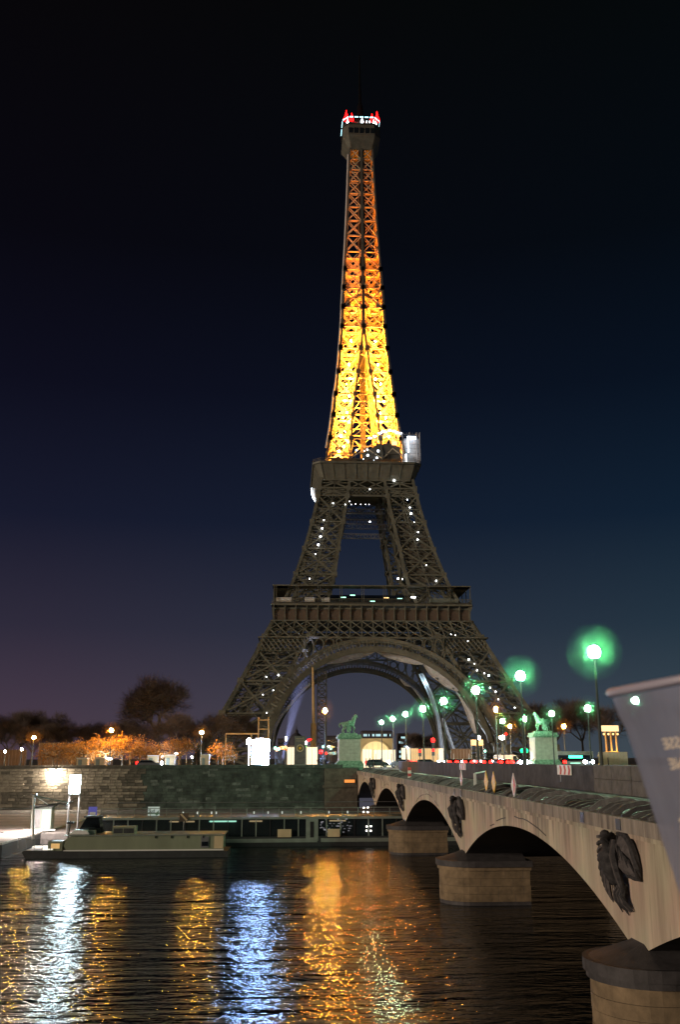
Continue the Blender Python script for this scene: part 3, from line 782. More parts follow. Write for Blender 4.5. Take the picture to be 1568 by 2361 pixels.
for i in range(8):
    n = 16 if i % 2 else 3
    for j in range(n):
        t = j/n; p = Vector((*a[i], 116)).lerp(Vector((*a[(i+1) % 8], 116)), t); rl.beam(p, p+Vector((0, 0, 1.5)), .08)
rl.build('railing', M['iron2'], p2, kind='stuff')
MB().box(-15.5, 15.5, -15.5, 15.5, 116.02, 117.5).box(-14, 14, -14, 14, 117.5, 119.6).build('service_floor', M['iron2'], p2)
for x in (-13.5, -9, -4.5, 0, 4.5, 9, 13.5):
    MB().beam((x, -15.6, 116), (x, -15.6, 121.5), .3).build('post', M['iron2'], p2)
MB().beam((-15, -15.6, 121.3), (15, -15.6, 121.3), .4).beam((-15, -15.6, 119), (15, -15.6, 119), .3).build('tie_beam', M['iron2'], p2)
# lattice girders below the second platform
for k in range(4):
    gd = MB(); y_ = -o_(104)-.05
    n = 22; w = 2*18.9/n
    for j in range(n):
        for z, h in ((102.6, 1.45), (104.05, 1.45)):
            x = -18.9+w*j; gd.beam(ROT[k] @ Vector((x, y_, z)), ROT[k] @ Vector((x+w, y_, z+h)), .24).beam(ROT[k] @ Vector((x+w, y_, z)), ROT[k] @ Vector((x, y_, z+h)), .24)
    gd.beam(ROT[k] @ Vector((-19.2, y_-.05, 102.4)), ROT[k] @ Vector((19.2, y_-.05, 102.4)), .6).beam(ROT[k] @ Vector((-19.2, y_-.05, 105.6)), ROT[k] @ Vector((19.2, y_-.05, 105.6)), .5)
    gd.build('lattice_girder', M['iron'], tw, kind='stuff')
    for x0, x1 in ((-7, 0), (0, 7)):
        y2 = -o_(108)
        MB().beam(ROT[k] @ Vector((x0, y2, 105.8)), ROT[k] @ Vector((x1, y2, 109)), .45).beam(ROT[k] @ Vector((x1, y2, 105.8)), ROT[k] @ Vector((x0, y2, 109)), .45).build('cross_brace', M['iron'], tw)
    # inner ring of the rear legs seen through the opening
    g2 = MB(); y3 = -8.7
    for zc_ in (91.5, 97.8):
        for j in range(12):
            x = -9+1.5*j
            g2.beam(ROT[k] @ Vector((x, y3, zc_)), ROT[k] @ Vector((x+1.5, y3, zc_+2)), .2).beam(ROT[k] @ Vector((x+1.5, y3, zc_)), ROT[k] @ Vector((x, y3, zc_+2)), .2)
        g2.beam(ROT[k] @ Vector((-9, y3, zc_)), ROT[k] @ Vector((9, y3, zc_)), .35).beam(ROT[k] @ Vector((-9, y3, zc_+2)), ROT[k] @ Vector((9, y3, zc_+2)), .35)
    g2.build('lattice_girder', M['steel'], tw, kind='stuff')
# sheeting on the right front leg between the platforms
sh = MB()
zz = [66, 72, 79, 85, 90.5]
for a, b in zip(zz[:-1], zz[1:]):
    L_ = lambda z: (i_(z)+1.2, -o_(z)+.9, z); R_ = lambda z: (o_(z)-.8, -o_(z)+.9, z)
    sh.add([L_(a), R_(a), R_(b), L_(b)], [(0, 1, 2, 3)])
    sh.add([(x, y+.15, z) for x, y, z in (L_(a), R_(a), R_(b), L_(b))], [(0, 1, 2, 3)])
sh.build('protective_sheet', M['iron2'], tw)
# ---- top cabin
p3 = link('top_cabin', None, tw)
ring(5.2, .6, 270, 8.6, 2.6, 275.3).build('flared_base', M['iron'], p3)
ring(8.6, 2.6, 275.31, 8.3, 2.6, 281).build('cabin_wall', M['iron2'], p3)
for k in range(4):
    for j in range(5):
        x = -5+2.5*j
        MB().box(-.95, .95, -.05, .02, 276.2, 279).build('window', M['glass'], p3).matrix_local = ROT[k] @ Matrix.Translation((x, -8.58, 0))
ring(8.7, 2.8, 281.02, 8.7, 2.8, 281.4).build('upper_cornice', M['iron2'], p3)
g = MB(); a = oct_(8.5, 2.7)
for i in range(8):
    for z in (282.2, 282.9, 283.6): g.beam((*a[i], z), (*a[(i+1) % 8], z), .08)
    g.beam((*a[i], 281.5), (*a[i], 284), .12)
g.build('cage_rail', M['iron2'], p3)
ring(4.2, 1.2, 281.5, 4, 1.2, 285.5).build('upper_room', M['iron2'], p3)
MB().lathe([(2.6, 285.5), (2.6, 289), (1.6, 291), (1.2, 297), (.7, 299), (.45, 312), (.3, 325)], n=10).build('mast', M['mast'], p3)
for i in (0, 2, 6, 7, 1, 3):
    p, q = Vector((*a[i], 281.75)), Vector((*a[(i+1) % 8], 281.75)); n = 5 if i == 1 else 2
    for j in range(n):
        A, B = p.lerp(q, (j+.12)/n), p.lerp(q, (j+.85)/n)
        MB().beam(A*1.01, B*1.01, .38, .26).build('rim_light', E_['rim'], p3)
for x, y, m_, s_ in ((-6.3, -7.5, 'cool', 1.0), (.2, -8.3, 'cool', 1.2), (5.6, -8, 'cool', .9), (6.6, -7.2, 'cool', .8), (2.3, -8.3, 'cool', .5), (3.7, -8.3, 'cool', .5), (-6.8, -6, 'redlamp', 2.3), (7.3, -6, 'redlamp', 2.3), (-4.3, -6, 'redlamp', 1.7), (5.0, -6, 'redlamp', 1.7)):
    zb = 282 if m_ == 'cool' else 284.6
    MB().lathe([(.55*s_, zb), (.6*s_, zb+.5), (.25*s_, zb+1.1*s_), (.06, zb+2.3*s_)], (x, y, 0), 8).build('beacon', E_[m_], p3)
    if m_ == 'redlamp': MB().tube([(x, y, 281.5), (x, y, zb)], .1).build('beacon_post', M['iron2'], p3)
# small flash lamps dotted over the legs (children of the tower)
def front(u, v):
    h = 30.
    for _ in range(40):
        p = atY(u, v, TD-h); h = .5*h+.5*o_(max(0, min(280, p.z-STREET)))
    return atY(u, v, TD-h-1.0)-Vector((TX, TD, STREET))
SP = [(909, 1108, 1.5), (853, 1128, .8), (768, 1160, .8), (806, 1156, .6), (939, 1152, .9), (945, 1170, 1), (948, 1184, 1.6), (747, 1199, .8), (743, 1218, 1.3), (739, 1237, 1.4), (734, 1256, 1.5), (727, 1277, .7),
      (964, 1227, 1), (963, 1244, 1.1), (983, 1303, .8), (714, 1334, .9), (918, 1334, 1.4), (928, 1335, .8), (1006, 1339, 1.1), (853, 1203, 1.1), (955, 1204, .5), (796, 1163, .6), (810, 1163, .5), (820, 1162, .5), (832, 1163, .5), (843, 1163, .5), (851, 1163, .5),
      (1081, 1520, 1.1), (1094, 1530, .6), (1100, 1545, .9), (1117, 1552, .7), (1127, 1557, 1.1), (1130, 1585, .8), (1143, 1594, .9), (1149, 1612, .7), (1187, 1631, .8), (1079, 1478, .7), (1068, 1471, .7), (1040, 1462, .5), (1050, 1464, .5), (1097, 1590, .1),
      (642, 1556, 1.1), (614, 1560, .7), (630, 1591, .6), (606, 1601, .6), (615, 1643, .7), (870, 1395, .01), (817, 1385, .1)]
spm = {}
for u, v, s_ in SP:
    if s_ < .3: continue
    if s_ not in spm: spm[s_] = MB().ball((0, 0, 0), .26*s_, 6, 4).mesh('flash_lamp', E_['sparkle'])
    link('flash_lamp', spm[s_], tw, loc=front(u, v))
for u, v, mm in ((792, 1377, 'greentube'), (813, 1372, 'greentube'), (859, 1386, 'greentube'), (891, 1378, 'warmwin'), (922, 1380, 'greentube'), (953, 1377, 'sparkle')):
    p = front(u, v); MB().box(p.x-.9, p.x+.9, p.y-.1, p.y+.1, p.z-.15, p.z+.15).build('gallery_light', E_[mm], tw)
# floodlights of the second platform and the white scaffold lamps
for u, v, s_ in ((822, 1038, 1.4), (847, 1037, 1.2), (848, 1050, 1.8), (872, 1040, 1.8), (869, 1056, 1.6), (838, 1058, .9), (862, 1061, .8), (840, 1040, .8)):
    p = atY(u, v, TD-18.5)-Vector((TX, TD, STREET)); MB().ball(p, .27*s_, 8, 5).build('floodlight', E_['cool'], tw)
for i, (u, v) in enumerate(((853, 1010), (864, 1006), (876, 999), (888, 996), (899, 993), (908, 994), (916, 998), (924, 999))):
    p = atY(u, v, TD-15.8)-Vector((TX, TD, STREET)); MB().ball(p, .62, 8, 5, (1.3, .6, .5)).build('floodlight', E_['kiosk'], tw)
p = atY(909, 1022, TD-15.5)-Vector((TX, TD, STREET)); MB().box(p.x-1, p.x+1, p.y-.1, p.y+.1, p.z-.8, p.z+.8).build('lit_window', E_['warmwin'], tw)
MB().prism([(1.5+x, z) for x, z in ((-3, 119.2), (12, 119.2), (12.6, 124), (9, 125.8), (3, 125.4), (-3, 121))], -15.3, -14.9).build('sheeted_hut', M['iron2'], tw)

def light(name, kind, loc, power, col, size=.5, parent=None, rot=None, spot=None):
    d = bpy.data.lights.new(name, kind); d.energy = power; d.color = col
    if kind == 'POINT': d.shadow_soft_size = size
    if kind == 'SPOT': d.spot_size = spot or 1.2; d.spot_blend = .6; d.shadow_soft_size = size
    o = bpy.data.objects.new(name, d); COL.objects.link(o); o.location = loc
    if parent: o.parent = parent
    if rot is not None: o.rotation_euler = rot
    return o
HOT, AMB = (1, .29, .018), (1, .20, .012)
for z, pw in ((121, 1e5), (130, 1e5), (139, 1.2e5), (148, 9e4), (158, 6e4), (168, 4e4), (178, 3.2e4), (190, 3.6e4), (198, 1.1e4), (207, 8.5e3), (216, 7e3), (225, 5.5e3), (234, 4.0e3), (242, 2.8e3), (249, 1.7e3), (256, .9e3), (263, .4e3)):
    h = o_(z)*.5
    for sx_, sy in ((-1, -1), (1, -1), (0, 1)):
        light('projector', 'SPOT', (sx_*h, sy*h, z-1.5), pw, HOT if z < 172 else AMB, .5, tw, (PI, 0, 0), 2.65)
hd = MB().ball((0, 0, 0), .35, 8, 5).mesh('projector_head', E_['sodium'])
for z in (124, 131, 139.5, 147, 155, 164, 175):
    for s_ in (-1, 1):
        o = link('projector_head', hd, tw, loc=(s_*(i_(z)*.5+o_(z)*.5), -o_(z)*.62, z)); 
        if z < 160: link('projector_head', hd, tw, loc=(s_*(i_(z)*.75+o_(z)*.25), -o_(z)*.35, z+3.5))
# bluish floodlight on the foot of the right rear leg
light('projector', 'POINT', (33, -28, 8), 7e3, (.75, .85, 1), 1, tw)
light('projector', 'POINT', (22, -10, 30), 1.5e3, (.6, .85, 1), 1, tw)
# ------------------------------------------------------------------ scaffold on the second platform
s = thing('lit_scaffold', 'white floodlit scaffold tower on the right end of the second platform', 'scaffold', (TX+17.6, TD-16, STREET+116.05))
for x in (-2.9, 0, 2.9, 4.2):
    for y in (-1.2, 1.2): MB().tube([(x, y, 0), (x, y, 14)], .13).build('standard', M['steel'], s)
g = MB()
for z in range(1, 15, 2):
    for y in (-1.2, 1.2): g.beam((-3, y, z), (4.4, y, z), .12)
for i in range(6):
    g.beam((-3+i*1.2, -1.2, 12.6), (-2.4+i*1.2, -1.2, 13.9), .1).beam((-2.4+i*1.2, -1.2, 13.9), (-1.8+i*1.2, -1.2, 12.6), .1)
g.build('ledger', M['steel'], s)
MB().box(-2.9, 4.1, .9, 1.0, 0, 12).build('sheeting', M['net'], s)
for x, z0, z1 in ((-1.6, 1.5, 4.6), (-.6, 5.5, 11.5)): MB().box(x-.3, x+.3, -1.5, -1.3, z0, z1).build('light_tube', E_['cool'], s)
MB().box(-1, 2.5, -1.5, -1.3, 11, 12.2).build('light_tube', E_['kiosk'], s)
light('scaffold_lamp', 'POINT', (1, -3, 6), 130, (.85, .9, 1), .5, s)
s = thing('hoist_cover', 'bright curved white cover hanging off the left edge of the second platform', 'cover', (TX, TD, STREET))
a = [front(u, v)+Vector((0, 1, 0)) for u, v in ((719, 1124), (719, 1134), (722, 1145), (728, 1156))]
MB().tube([(p.x, p.y, p.z) for p in a], [.25, .3, .35, .2], 6).build('rim', E_['cool'], s)
MB().tube([(p.x+1.2, p.y+.5, p.z) for p in a], [.6, .9, .9, .4], 6).build('shell', M['net'], s)

# ------------------------------------------------------------------ safety nets under the arches
def net(upper, lower, Y, label, depth=3.0, name='safety_net'):
    n = 16
    def samp(L, t):
        P_ = [Vector((*p, 0)) for p in L]; d = [0]
        for a, b in zip(P_[:-1], P_[1:]): d.append(d[-1]+(b-a).length)
        x = t*d[-1]
        for i in range(len(P_)-1):
            if x <= d[i+1]+1e-6: return P_[i].lerp(P_[i+1], (x-d[i])/max(1e-6, d[i+1]-d[i]))
        return P_[-1]
    mb = MB(); vs = []; fs = []
    for i in range(n+1):
        u_, l_ = samp(upper, i/n), samp(lower, i/n)
        a, b = atY(u_.x, u_.y, Y), atY(l_.x, l_.y, Y+depth*.5)
        for j in range(6):
            t = j/5; p = a.lerp(b, t); p.y += math.sin(t*PI)*.8+R.uniform(-.15, .15); vs.append(p)
        vs.append(atY(u_.x, u_.y, Y)+Vector((0, depth, 0)))
    for i in range(n):
        for j in range(6): fs.append((i*7+j, i*7+j+1, i*7+j+8, i*7+j+7))
    mb.add(vs, fs)
    t = thing(name, label, 'net', (0, 0, 0))
    mb.build('cloth', M['net'], t, True)
    MB().tube([vs[i*7+5] for i in range(n+1)], .16, 5).build('hem', M['sleeve'], t)
ZF = TD-40.6
net([(742, 1527), (780, 1511), (820, 1500), (866, 1496)], [(742, 1530), (770, 1529), (793, 1526), (832, 1517), (864, 1503)], ZF, 'pale grey safety net sagging under the left half of the great front arch')
net([(868, 1496), (905, 1500), (950, 1510), (985, 1524)], [(868, 1503), (886, 1513), (925, 1525), (955, 1531), (975, 1531)], ZF, 'pale grey safety net sagging just right of the crown of the great front arch')
net([(987, 1525), (1020, 1541), (1050, 1562), (1070, 1584)], [(977, 1532), (992, 1556), (1029, 1583), (1054, 1594)], ZF, 'broad pale net panel on the right haunch of the great front arch')
net([(1054, 1594), (1074, 1622), (1092, 1650), (1099, 1690)], [(1056, 1597), (1070, 1630), (1082, 1662), (1094, 1690)], ZF-6, 'narrow pale net hanging low on the right leg of the front arch')
net([(714, 1572), (688, 1597), (665, 1625), (648, 1645), (634, 1670), (623, 1730)], [(716, 1577), (690, 1602), (669, 1628), (651, 1650), (637, 1675), (627, 1730)], ZF+6, 'bright strip of netting along the left inner edge of the front arch', 1)
net([(968, 1553), (990, 1600), (1007, 1655), (1016, 1730)], [(975, 1551), (998, 1600), (1014, 1655), (1024, 1730)], ZF+30, 'pale sleeve of netting on the right rear leg')
net([(1020, 1655), (1030, 1690), (1045, 1730)], [(1024, 1655), (1036, 1690), (1050, 1730)], ZF+28, 'second pale netting sleeve on the right rear leg, leaning outward')
net([(922, 1562), (935, 1572), (960, 1590), (985, 1625)], [(924, 1568), (933, 1580), (950, 1583), (982, 1628)], TD+36, 'pale net bunched under the rear arch at right')

# ------------------------------------------------------------------ street lamps
def lamp(h, em, name, label, group, r=.34, glass=None):
    t = thing(name, label, 'street lamp', (0, 0, 0), 0, group)
    MB().lathe([(.28, 0), (.26, .5), (.14, .8), (.12, 1.2), (.085, h*.6), (.06, h-.45)], n=8).build('post', M['pole'], t)
    MB().lathe([(.06, h-.47), (.16, h-.42), (.2, h-.36)], n=8).build('collar', M['pole'], t)
    MB().ball((0, 0, h), r, 12, 8, (1, 1, 1.05)).build('globe', em, t)
    for q_ in ((.75, 1.05, 1.4, 1.85) if glass else ()): MB().ball((0, 0, h), q_, 24, 16, (1, 1, 1)).build('added_glow_air', glass, t, True, kind='stuff')  # added scatter spheres standing for lens bloom round the globe
    q_ = r*(1.0 if glass else 1); MB().lathe([(q_*.3, h+q_*.97), (q_*.2, h+q_*1.12), (.03, h+q_*1.3)], n=8).build('cap', M['pole'], t)
    register(t); return t
HL = 8.95
lg = lamp(HL, E_['green_lamp'], 'street_lamp', 'nearest and tallest looking green-white globe lamp, right of the bridge signs', 'green-white globe lamps of the bridge', .40, E_['green_halo'])
rowA = [(1370, 1503), (1200, 1558), (1097, 1591), (1023, 1616), (975, 1634), (935, 1646), (906, 1657), (880, 1665)]
labA = ['', 'second green-white globe lamp of the near row, above the right equestrian pedestal', 'third green-white globe lamp of the near row, in front of the tower right leg', 'fourth green-white globe lamp of the near row, inside the right foot of the arch', 'fifth green-white globe lamp of the near row, under the middle of the arch', 'sixth green-white globe lamp of the near row, under the middle of the arch', 'seventh green-white globe lamp of the near row, next to the farthest one', 'farthest green-white globe lamp, just right of the left horse statue']
for i, (u, v) in enumerate(rowA):
    p = atX(u, v, 20.0)
    o = lg if i == 0 else dup(lg, (0, 0, 0), 0, labA[i])
    o.location = (20.0, p.y, p.z-HL)
labB = ['green-white globe lamp of the far row, between the right pedestal and the cup', 'green-white globe lamp of the far row standing in front of the right horse statue', 'green-white globe lamp of the far row left of the right pedestal', 'farthest green-white globe lamp of the far row, beside an orange lamp', 'green-white globe lamp shining through the plastic cup']
for i, (u, v) in enumerate([(1355, 1633), (1272, 1645), (1209, 1657), (1159, 1662), (1465, 1615)]):
    p = atX(u, v, 41.0); o = dup(lg, (41, p.y, p.z-HL), 0, labB[i])
og = lamp(8, E_['orange_lamp'], 'street_lamp', 'tall orange sodium lamp left of the left horse statue', 'orange street lamps of the embankment', .36, E_['orange_halo'])
dt = lambda u, v, Y: atY(u, v, Y)
for i, (u, v, Y, lab) in enumerate([(750, 1638, 184, ''), (1143, 1635, 184, 'tall orange lamp between the two statues, right of the tower leg'), (1176, 1674, 205, 'lower orange lamp just right of the tall orange one'), (1300, 1674, 196, 'orange lamp right of the right pedestal'),
        (465, 1688, 188, 'orange lamp standing alone between the big tree and the tower'), (257, 1683, 181, 'orange lamp glowing in the crowns of the pollarded trees'), (78, 1700, 200, 'orange lamp with flat head at the far left')]):
    p = dt(u, v, Y); o = og if i == 0 else dup(og, (0, 0, 0), 0, lab); o.location = (p.x, p.y, STREET+.1); o.scale = (1, 1, (p.z-STREET-.1)/8)
wg = lamp(3, E_['white_lamp'], 'garden_lamp', 'low bright white lamp among the trees at far left', 'small white lamps of the embankment', .2)
for i, (u, v, Y, lab) in enumerate([(50, 1727, 196, ''), (12, 1732, 196, 'low white lamp at the left edge of the view'), (224, 1748, 186, 'small white lamp left of the middle of the pollard row'), (249, 1748, 186, 'small white lamp of a close pair under the pollards'), (255, 1749, 187, 'other small white lamp of the close pair under the pollards'),
        (373, 1742, 190, 'small white lamp beside the wide dark tree'), (443, 1745, 187, 'small white lamp left of the lone orange lamp'), (407, 1717+20, 195, 'small white lamp under the little orange tree'), (660, 1702, 240, 'white lamp seen through the left part of the arch'), (706, 1712, 240, 'white lamp left of the tall tan mast'), (939, 1724, 230, 'white lamp right of the cream hall'), (1105, 1700, 215, 'bright white lamp at the tower right foot'), (1158, 1700, 200, 'large white lamp among the traffic')]):
    p = dt(u, v, Y); o = wg if i == 0 else dup(wg, (0, 0, 0), 0, lab); o.location = (p.x, p.y, STREET+.1); o.scale = (1, 1, (p.z-STREET-.1)/3) if i not in (12,) else (3.2, 3.2, (p.z-STREET-.1)/3)

# ------------------------------------------------------------------ horse statues
def statue(label, x, y, sc, flip, grp='equestrian statues at the bridge end'):
    t = thing('equestrian_statue', label, 'statue', (x, y, STREET), 0, grp)
    w = 1.93
    MB().box(-w-.5, w+.5, -w-.5, w+.5, 0, 1.1).prism([(-w-.48, 1.1), (w+.48, 1.1), (w+.1, 1.6), (-w-.1, 1.6)], -w-.2, w+.2).build('base', M['patina'], t)
    z = 1.6
    for i in range(6):
        h = .62
        for j in range(3):
            off = 0 if i % 2 else .5
            xs = [-w, -w+1.2+off*.6, -w+2.5+off*.4, w]
            MB().box(xs[j]+.008, xs[j+1]-.008, -w, w, z+.008, z+h-.008).build('stone_block', M['plinth'], t)
        z += h
    MB().box(-w-.02, w+.02, -w-.02, w+.02, z, z+.12).box(-w-.3, w+.3, -w-.3, w+.3, z+.12, z+.42).box(-w-.12, w+.12, -w-.12, w+.12, z+.42, z+.8).build('cornice', M['patina'], t)
    z += .8
    MB().prism([(-1.7, z), (1.5, z), (1.4, z+.25), (-1.6, z+.3)], -.8, .8).build('rock_base', M['patina'], t)
    z += .25
    J = {'pelvis': ((-.95, 0, z+1.75), .50), 'belly': ((-.2, 0, z+1.65), .50), 'chest': ((.55, 0, z+1.8), .52), 'neck': ((.95, 0, z+2.5), .36), 'poll': ((1.15, 0, z+3.2), .25),
         'brow': ((1.35, 0, z+3.22), .22), 'muz': ((1.5, 0, z+2.7), .13), 'tail1': ((-1.45, 0, z+1.85), .12), 'tail2': ((-1.85, 0, z+1.5), .16), 'tail3': ((-1.55, 0, z+.95), .06), 'mane': ((.72, 0, z+2.85), .14)}
    for s_, n in ((-1, 'a'), (1, 'b')):
        J['h1'+n] = ((-.95, s_*.26, z+1.3), .3); J['h2'+n] = ((-.75+.12*s_, s_*.27, z+.95), .17); J['h3'+n] = ((-1.15+.12*s_, s_*.27, z+.6), .11); J['h4'+n] = ((-1.05+.15*s_, s_*.27, z+.06), .1)
        J['f1'+n] = ((.7, s_*.25, z+1.3), .24); J['f2'+n] = ((.85+.25*(s_ > 0), s_*.26, z+.85+.1*(s_ > 0)), .13); J['f3'+n] = ((.78+.3*(s_ < 0)*0, s_*.26, z+.42), .09); J['f4'+n] = ((.72+.35*(s_ > 0), s_*.26, z+.06), .1)
    Ed = [('pelvis', 'belly'), ('belly', 'chest'), ('chest', 'neck'), ('neck', 'poll'), ('poll', 'brow'), ('brow', 'muz'), ('pelvis', 'tail1'), ('tail1', 'tail2'), ('tail2', 'tail3'), ('neck', 'mane')]
    for n in 'ab': Ed += [('pelvis', 'h1'+n), ('h1'+n, 'h2'+n), ('h2'+n, 'h3'+n), ('h3'+n, 'h4'+n), ('chest', 'f1'+n), ('f1'+n, 'f2'+n), ('f2'+n, 'f3'+n), ('f3'+n, 'f4'+n)]
    link('horse', skin('horse', J, Ed, M['patina']), t)
    yy = -.75
    K = {'pel': ((-.15, yy, z+1.15), .2), 'wst': ((-.12, yy, z+1.4), .18), 'cst': ((-.08, yy, z+1.75), .26), 'nk': ((-.05, yy, z+2.0), .1), 'hd': ((-.02, yy, z+2.18), .15), 'hd2': ((0, yy, z+2.32), .13)}
    for s_, n in ((-1, 'a'), (1, 'b')):
        K['k'+n] = ((-.15+s_*.2, yy, z+.62), .13); K['t'+n] = ((-.15+s_*.24, yy, z+.06), .08); K['sh'+n] = ((-.08+s_*.3, yy, z+1.85), .11); K['el'+n] = ((-.05+s_*.5, yy-.02, z+1.5+.25*(s_ > 0)), .08); K['hn'+n] = ((-.0+s_*.62, yy+.1*s_, z+1.2+.75*(s_ > 0)), .06)
    Ek = [('pel', 'wst'), ('wst', 'cst'), ('cst', 'nk'), ('nk', 'hd'), ('hd', 'hd2')]
    for n in 'ab': Ek += [('pel', 'k'+n), ('k'+n, 't'+n), ('cst', 'sh'+n), ('sh'+n, 'el'+n), ('el'+n, 'hn'+n)]
    link('warrior', skin('warrior', K, Ek, M['patina']), t)
    sd = MB(); pts = [(math.cos(a)*.42, math.sin(a)*.62) for a in [2*PI*i/16 for i in range(16)]]
    sd.prism([(-.1+a, z+.75+b) for a, b in pts], yy-.32, yy-.24).ball((-.1, yy-.33, z+.78), .14, 8, 4, (1, .6, 1)); sd.build('shield', M['patina'], t)
    t.scale = (-sc if flip else sc, sc, sc)
    return t
statue('green-lit horse and warrior statue on the left pedestal beside the start of the bridge', 10.5, 164.5, .94, False)
statue('green-lit horse and warrior statue on the right pedestal behind the bridge traffic', 44.8, 168, 1.0, True)

# ------------------------------------------------------------------ trees
def limbs(base, h, n, spread, rt, knobby=0, lean=0, seed=1, depth=4):
    r = random.Random(seed); mb = MB(); tips = []
    def grow(p, d, ln, rad, lv):
        pts = [p]; q = p.copy(); dd = d.copy()
        for i in range(3):
            dd = (dd+Vector((r.uniform(-1, 1), r.uniform(-1, 1), r.uniform(-.5, .8)))*(.16+knobby*.3)).normalized()
            q = q+dd*ln/3; pts.append(q.copy())
        mb.tube(pts, [rad, rad*.86, rad*.74, rad*.62], 6 if lv < 2 else 4, False)
        if lv >= depth: tips.append((q, dd)); return
        if lv >= depth-2: tips.append((pts[2], dd))
        k = n if lv else n+1
        for i in range(k):
            a = 2*PI*(i+r.random()*.6)/k; x = dd.orthogonal().normalized(); y = dd.cross(x)
            nd = (dd*(1-spread*.5)+(x*math.cos(a)+y*math.sin(a))*spread+Vector((0, 0, .12))).normalized()
            grow(q, nd, ln*r.uniform(.62, .82), rad*.58, lv+1)
    grow(Vector(base), Vector((lean, 0, 1)).normalized(), h, rt, 0)
    return mb, tips, r
def bare_tree(name, H, label, seed, spread=.62, ntw=5200, tw_m='twig', rt=None):
    mb, tips, r = limbs((0, 0, 0), H*.30, 3, spread, rt or H*.022, .2, 0, seed, 4)
    t = thing(name, label, 'tree')
    mb.build('trunk', M['bark'], t)
    c = MB()
    per = max(6, ntw//len(tips))
    for p, d in tips:
        for i in range(per):
            dd = (d*.9+Vector((r.gauss(0, .7), r.gauss(0, .7), r.gauss(.25, .5)))).normalized(); L_ = r.uniform(.06, .13)*H; q = p+Vector((r.gauss(0, 1), r.gauss(0, 1), r.gauss(0, .8)))*H*.028
            w = dd.orthogonal().normalized()*H*.0013*r.uniform(.7, 1.6); m_ = q+dd*L_*.5+Vector((r.gauss(0, .03), 0, r.gauss(0, .03)))*H*.15
            c.add([q-w, q+w, m_+w*.7, m_-w*.7, q+dd*L_], [(0, 1, 2, 3), (3, 2, 4)])
    o = c.build('crown', M[tw_m], t); o['kind'] = 'stuff' if False else None
    if 'kind' in o: del o['kind']
    register(t); return t
def leafy_tree(name, H, label, seed, lean=0, spread=1.0, nl=1900, bark='bark_pale', depth=3, rad=.085):
    mb, tips, r = limbs((0, 0, 0), H*.42, 3, spread, H*.035, .8, lean, seed, depth)
    t = thing(name, label, 'tree'); mb.build('trunk', M[bark], t)
    c = MB(); per = nl//len(tips)
    for p, d in tips:
        for i in range(per):
            q = p+Vector((r.gauss(0, 1), r.gauss(0, 1), r.gauss(0, .6)))*H*rad
            a = Vector((r.gauss(0, 1), r.gauss(0, 1), r.gauss(0, 1))).normalized()
            if i % 5 == 4: continue
            b = a.orthogonal().normalized(); s_ = H*.021*r.uniform(.6, 1.5)
            c.add([q-a*s_, q+b*s_*.6, q+a*s_, q-b*s_*.6], [(0, 1, 2, 3)])
    c.build('crown', M['leaf'], t); register(t); return t
def put(t, u, Y, H0, H, label=None, rz=0, grp=None, first=False):
    p = atY(u, 1748, Y); o = t if first else dup(t, (0, 0, 0), 0, label)
    o.location = (p.x, Y, STREET+.05); o.rotation_euler = (0, 0, rz); s_ = H/H0; o.scale = (s_, s_, s_)
    if grp: o['group'] = grp
    return o
big = bare_tree('plane_tree', 20, 'very large rounded bare tree standing dark against the sky left of the tower', 11, .66, 8500)
put(big, 366, 262, 20, 26, first=True)
b2 = bare_tree('plane_tree', 15, 'bare reddish tree in front of the left foot of the tower', 5, .7, 4600)
GB = 'bare trees behind the embankment'
put(b2, 500, 235, 15, 15, first=True, grp=GB)
for i, (u, Y, H, lab) in enumerate([(45, 330, 20, 'large dark bare tree low on the horizon at far left'), (95, 345, 21, 'dark rounded bare tree second from the left edge'), (-10, 300, 17, 'bare tree cut by the left edge'), (15, 240, 13, 'brown bare tree behind the white lamps at far left'), (120, 245, 12, 'brown bare tree behind the flat headed orange lamp'), (165, 250, 13, 'brown bare tree left of the pollard row'),
        (205, 300, 14, 'bare tree behind the first pollards, faint on the sky'), (235, 265, 14, 'brown bare tree behind the glowing orange lamp'), (285, 290, 15, 'bare tree at the left shoulder of the very large tree'), (320, 235, 13, 'brown bare tree in front of the left side of the very large tree'), (415, 232, 14, 'brown bare tree in front of the right side of the very large tree'),
        (455, 300, 14, 'bare tree between the very large tree and the lone orange lamp'), (540, 280, 16, 'bare tree overlapping the left edge of the tower foot'), (70, 225, 11, 'brown bare tree above the orange hoarding at left'), (1215, 330, 22, 'dim bare tree right of the tower, above the traffic'), (1290, 330, 24, 'dim bare tree behind the right horse statue'), (1345, 340, 25, 'dim bare tree between the right lamps'), (1400, 300, 22, 'dim bare tree behind the illuminated sign at right'), (960, 480, 16, 'small dark tree under the arch, right of the office block'), (1000, 500, 17, 'second dark tree under the arch near the red light'), (1160, 360, 20, 'dim bare tree against the tower right leg')]):
    put(b2 if i % 2 else big, u, Y, 15 if i % 2 else 20, H, lab, R.uniform(0, 6), GB)
GP = 'pollarded plane trees along the embankment'
pl = leafy_tree('pollarded_tree', 6, 'pollarded tree with twisted limbs lit orange right beside the glowing lamp', 21, .25, 1.15)
pl2 = leafy_tree('pollarded_tree', 6, 'pollarded tree with a dark trunk left of the glowing lamp', 33, -.3, 1.1)
put(pl, 300, 184, 6, 6.6, first=True, grp=GP); put(pl2, 247, 186, 6, 6.8, first=True, grp=GP)
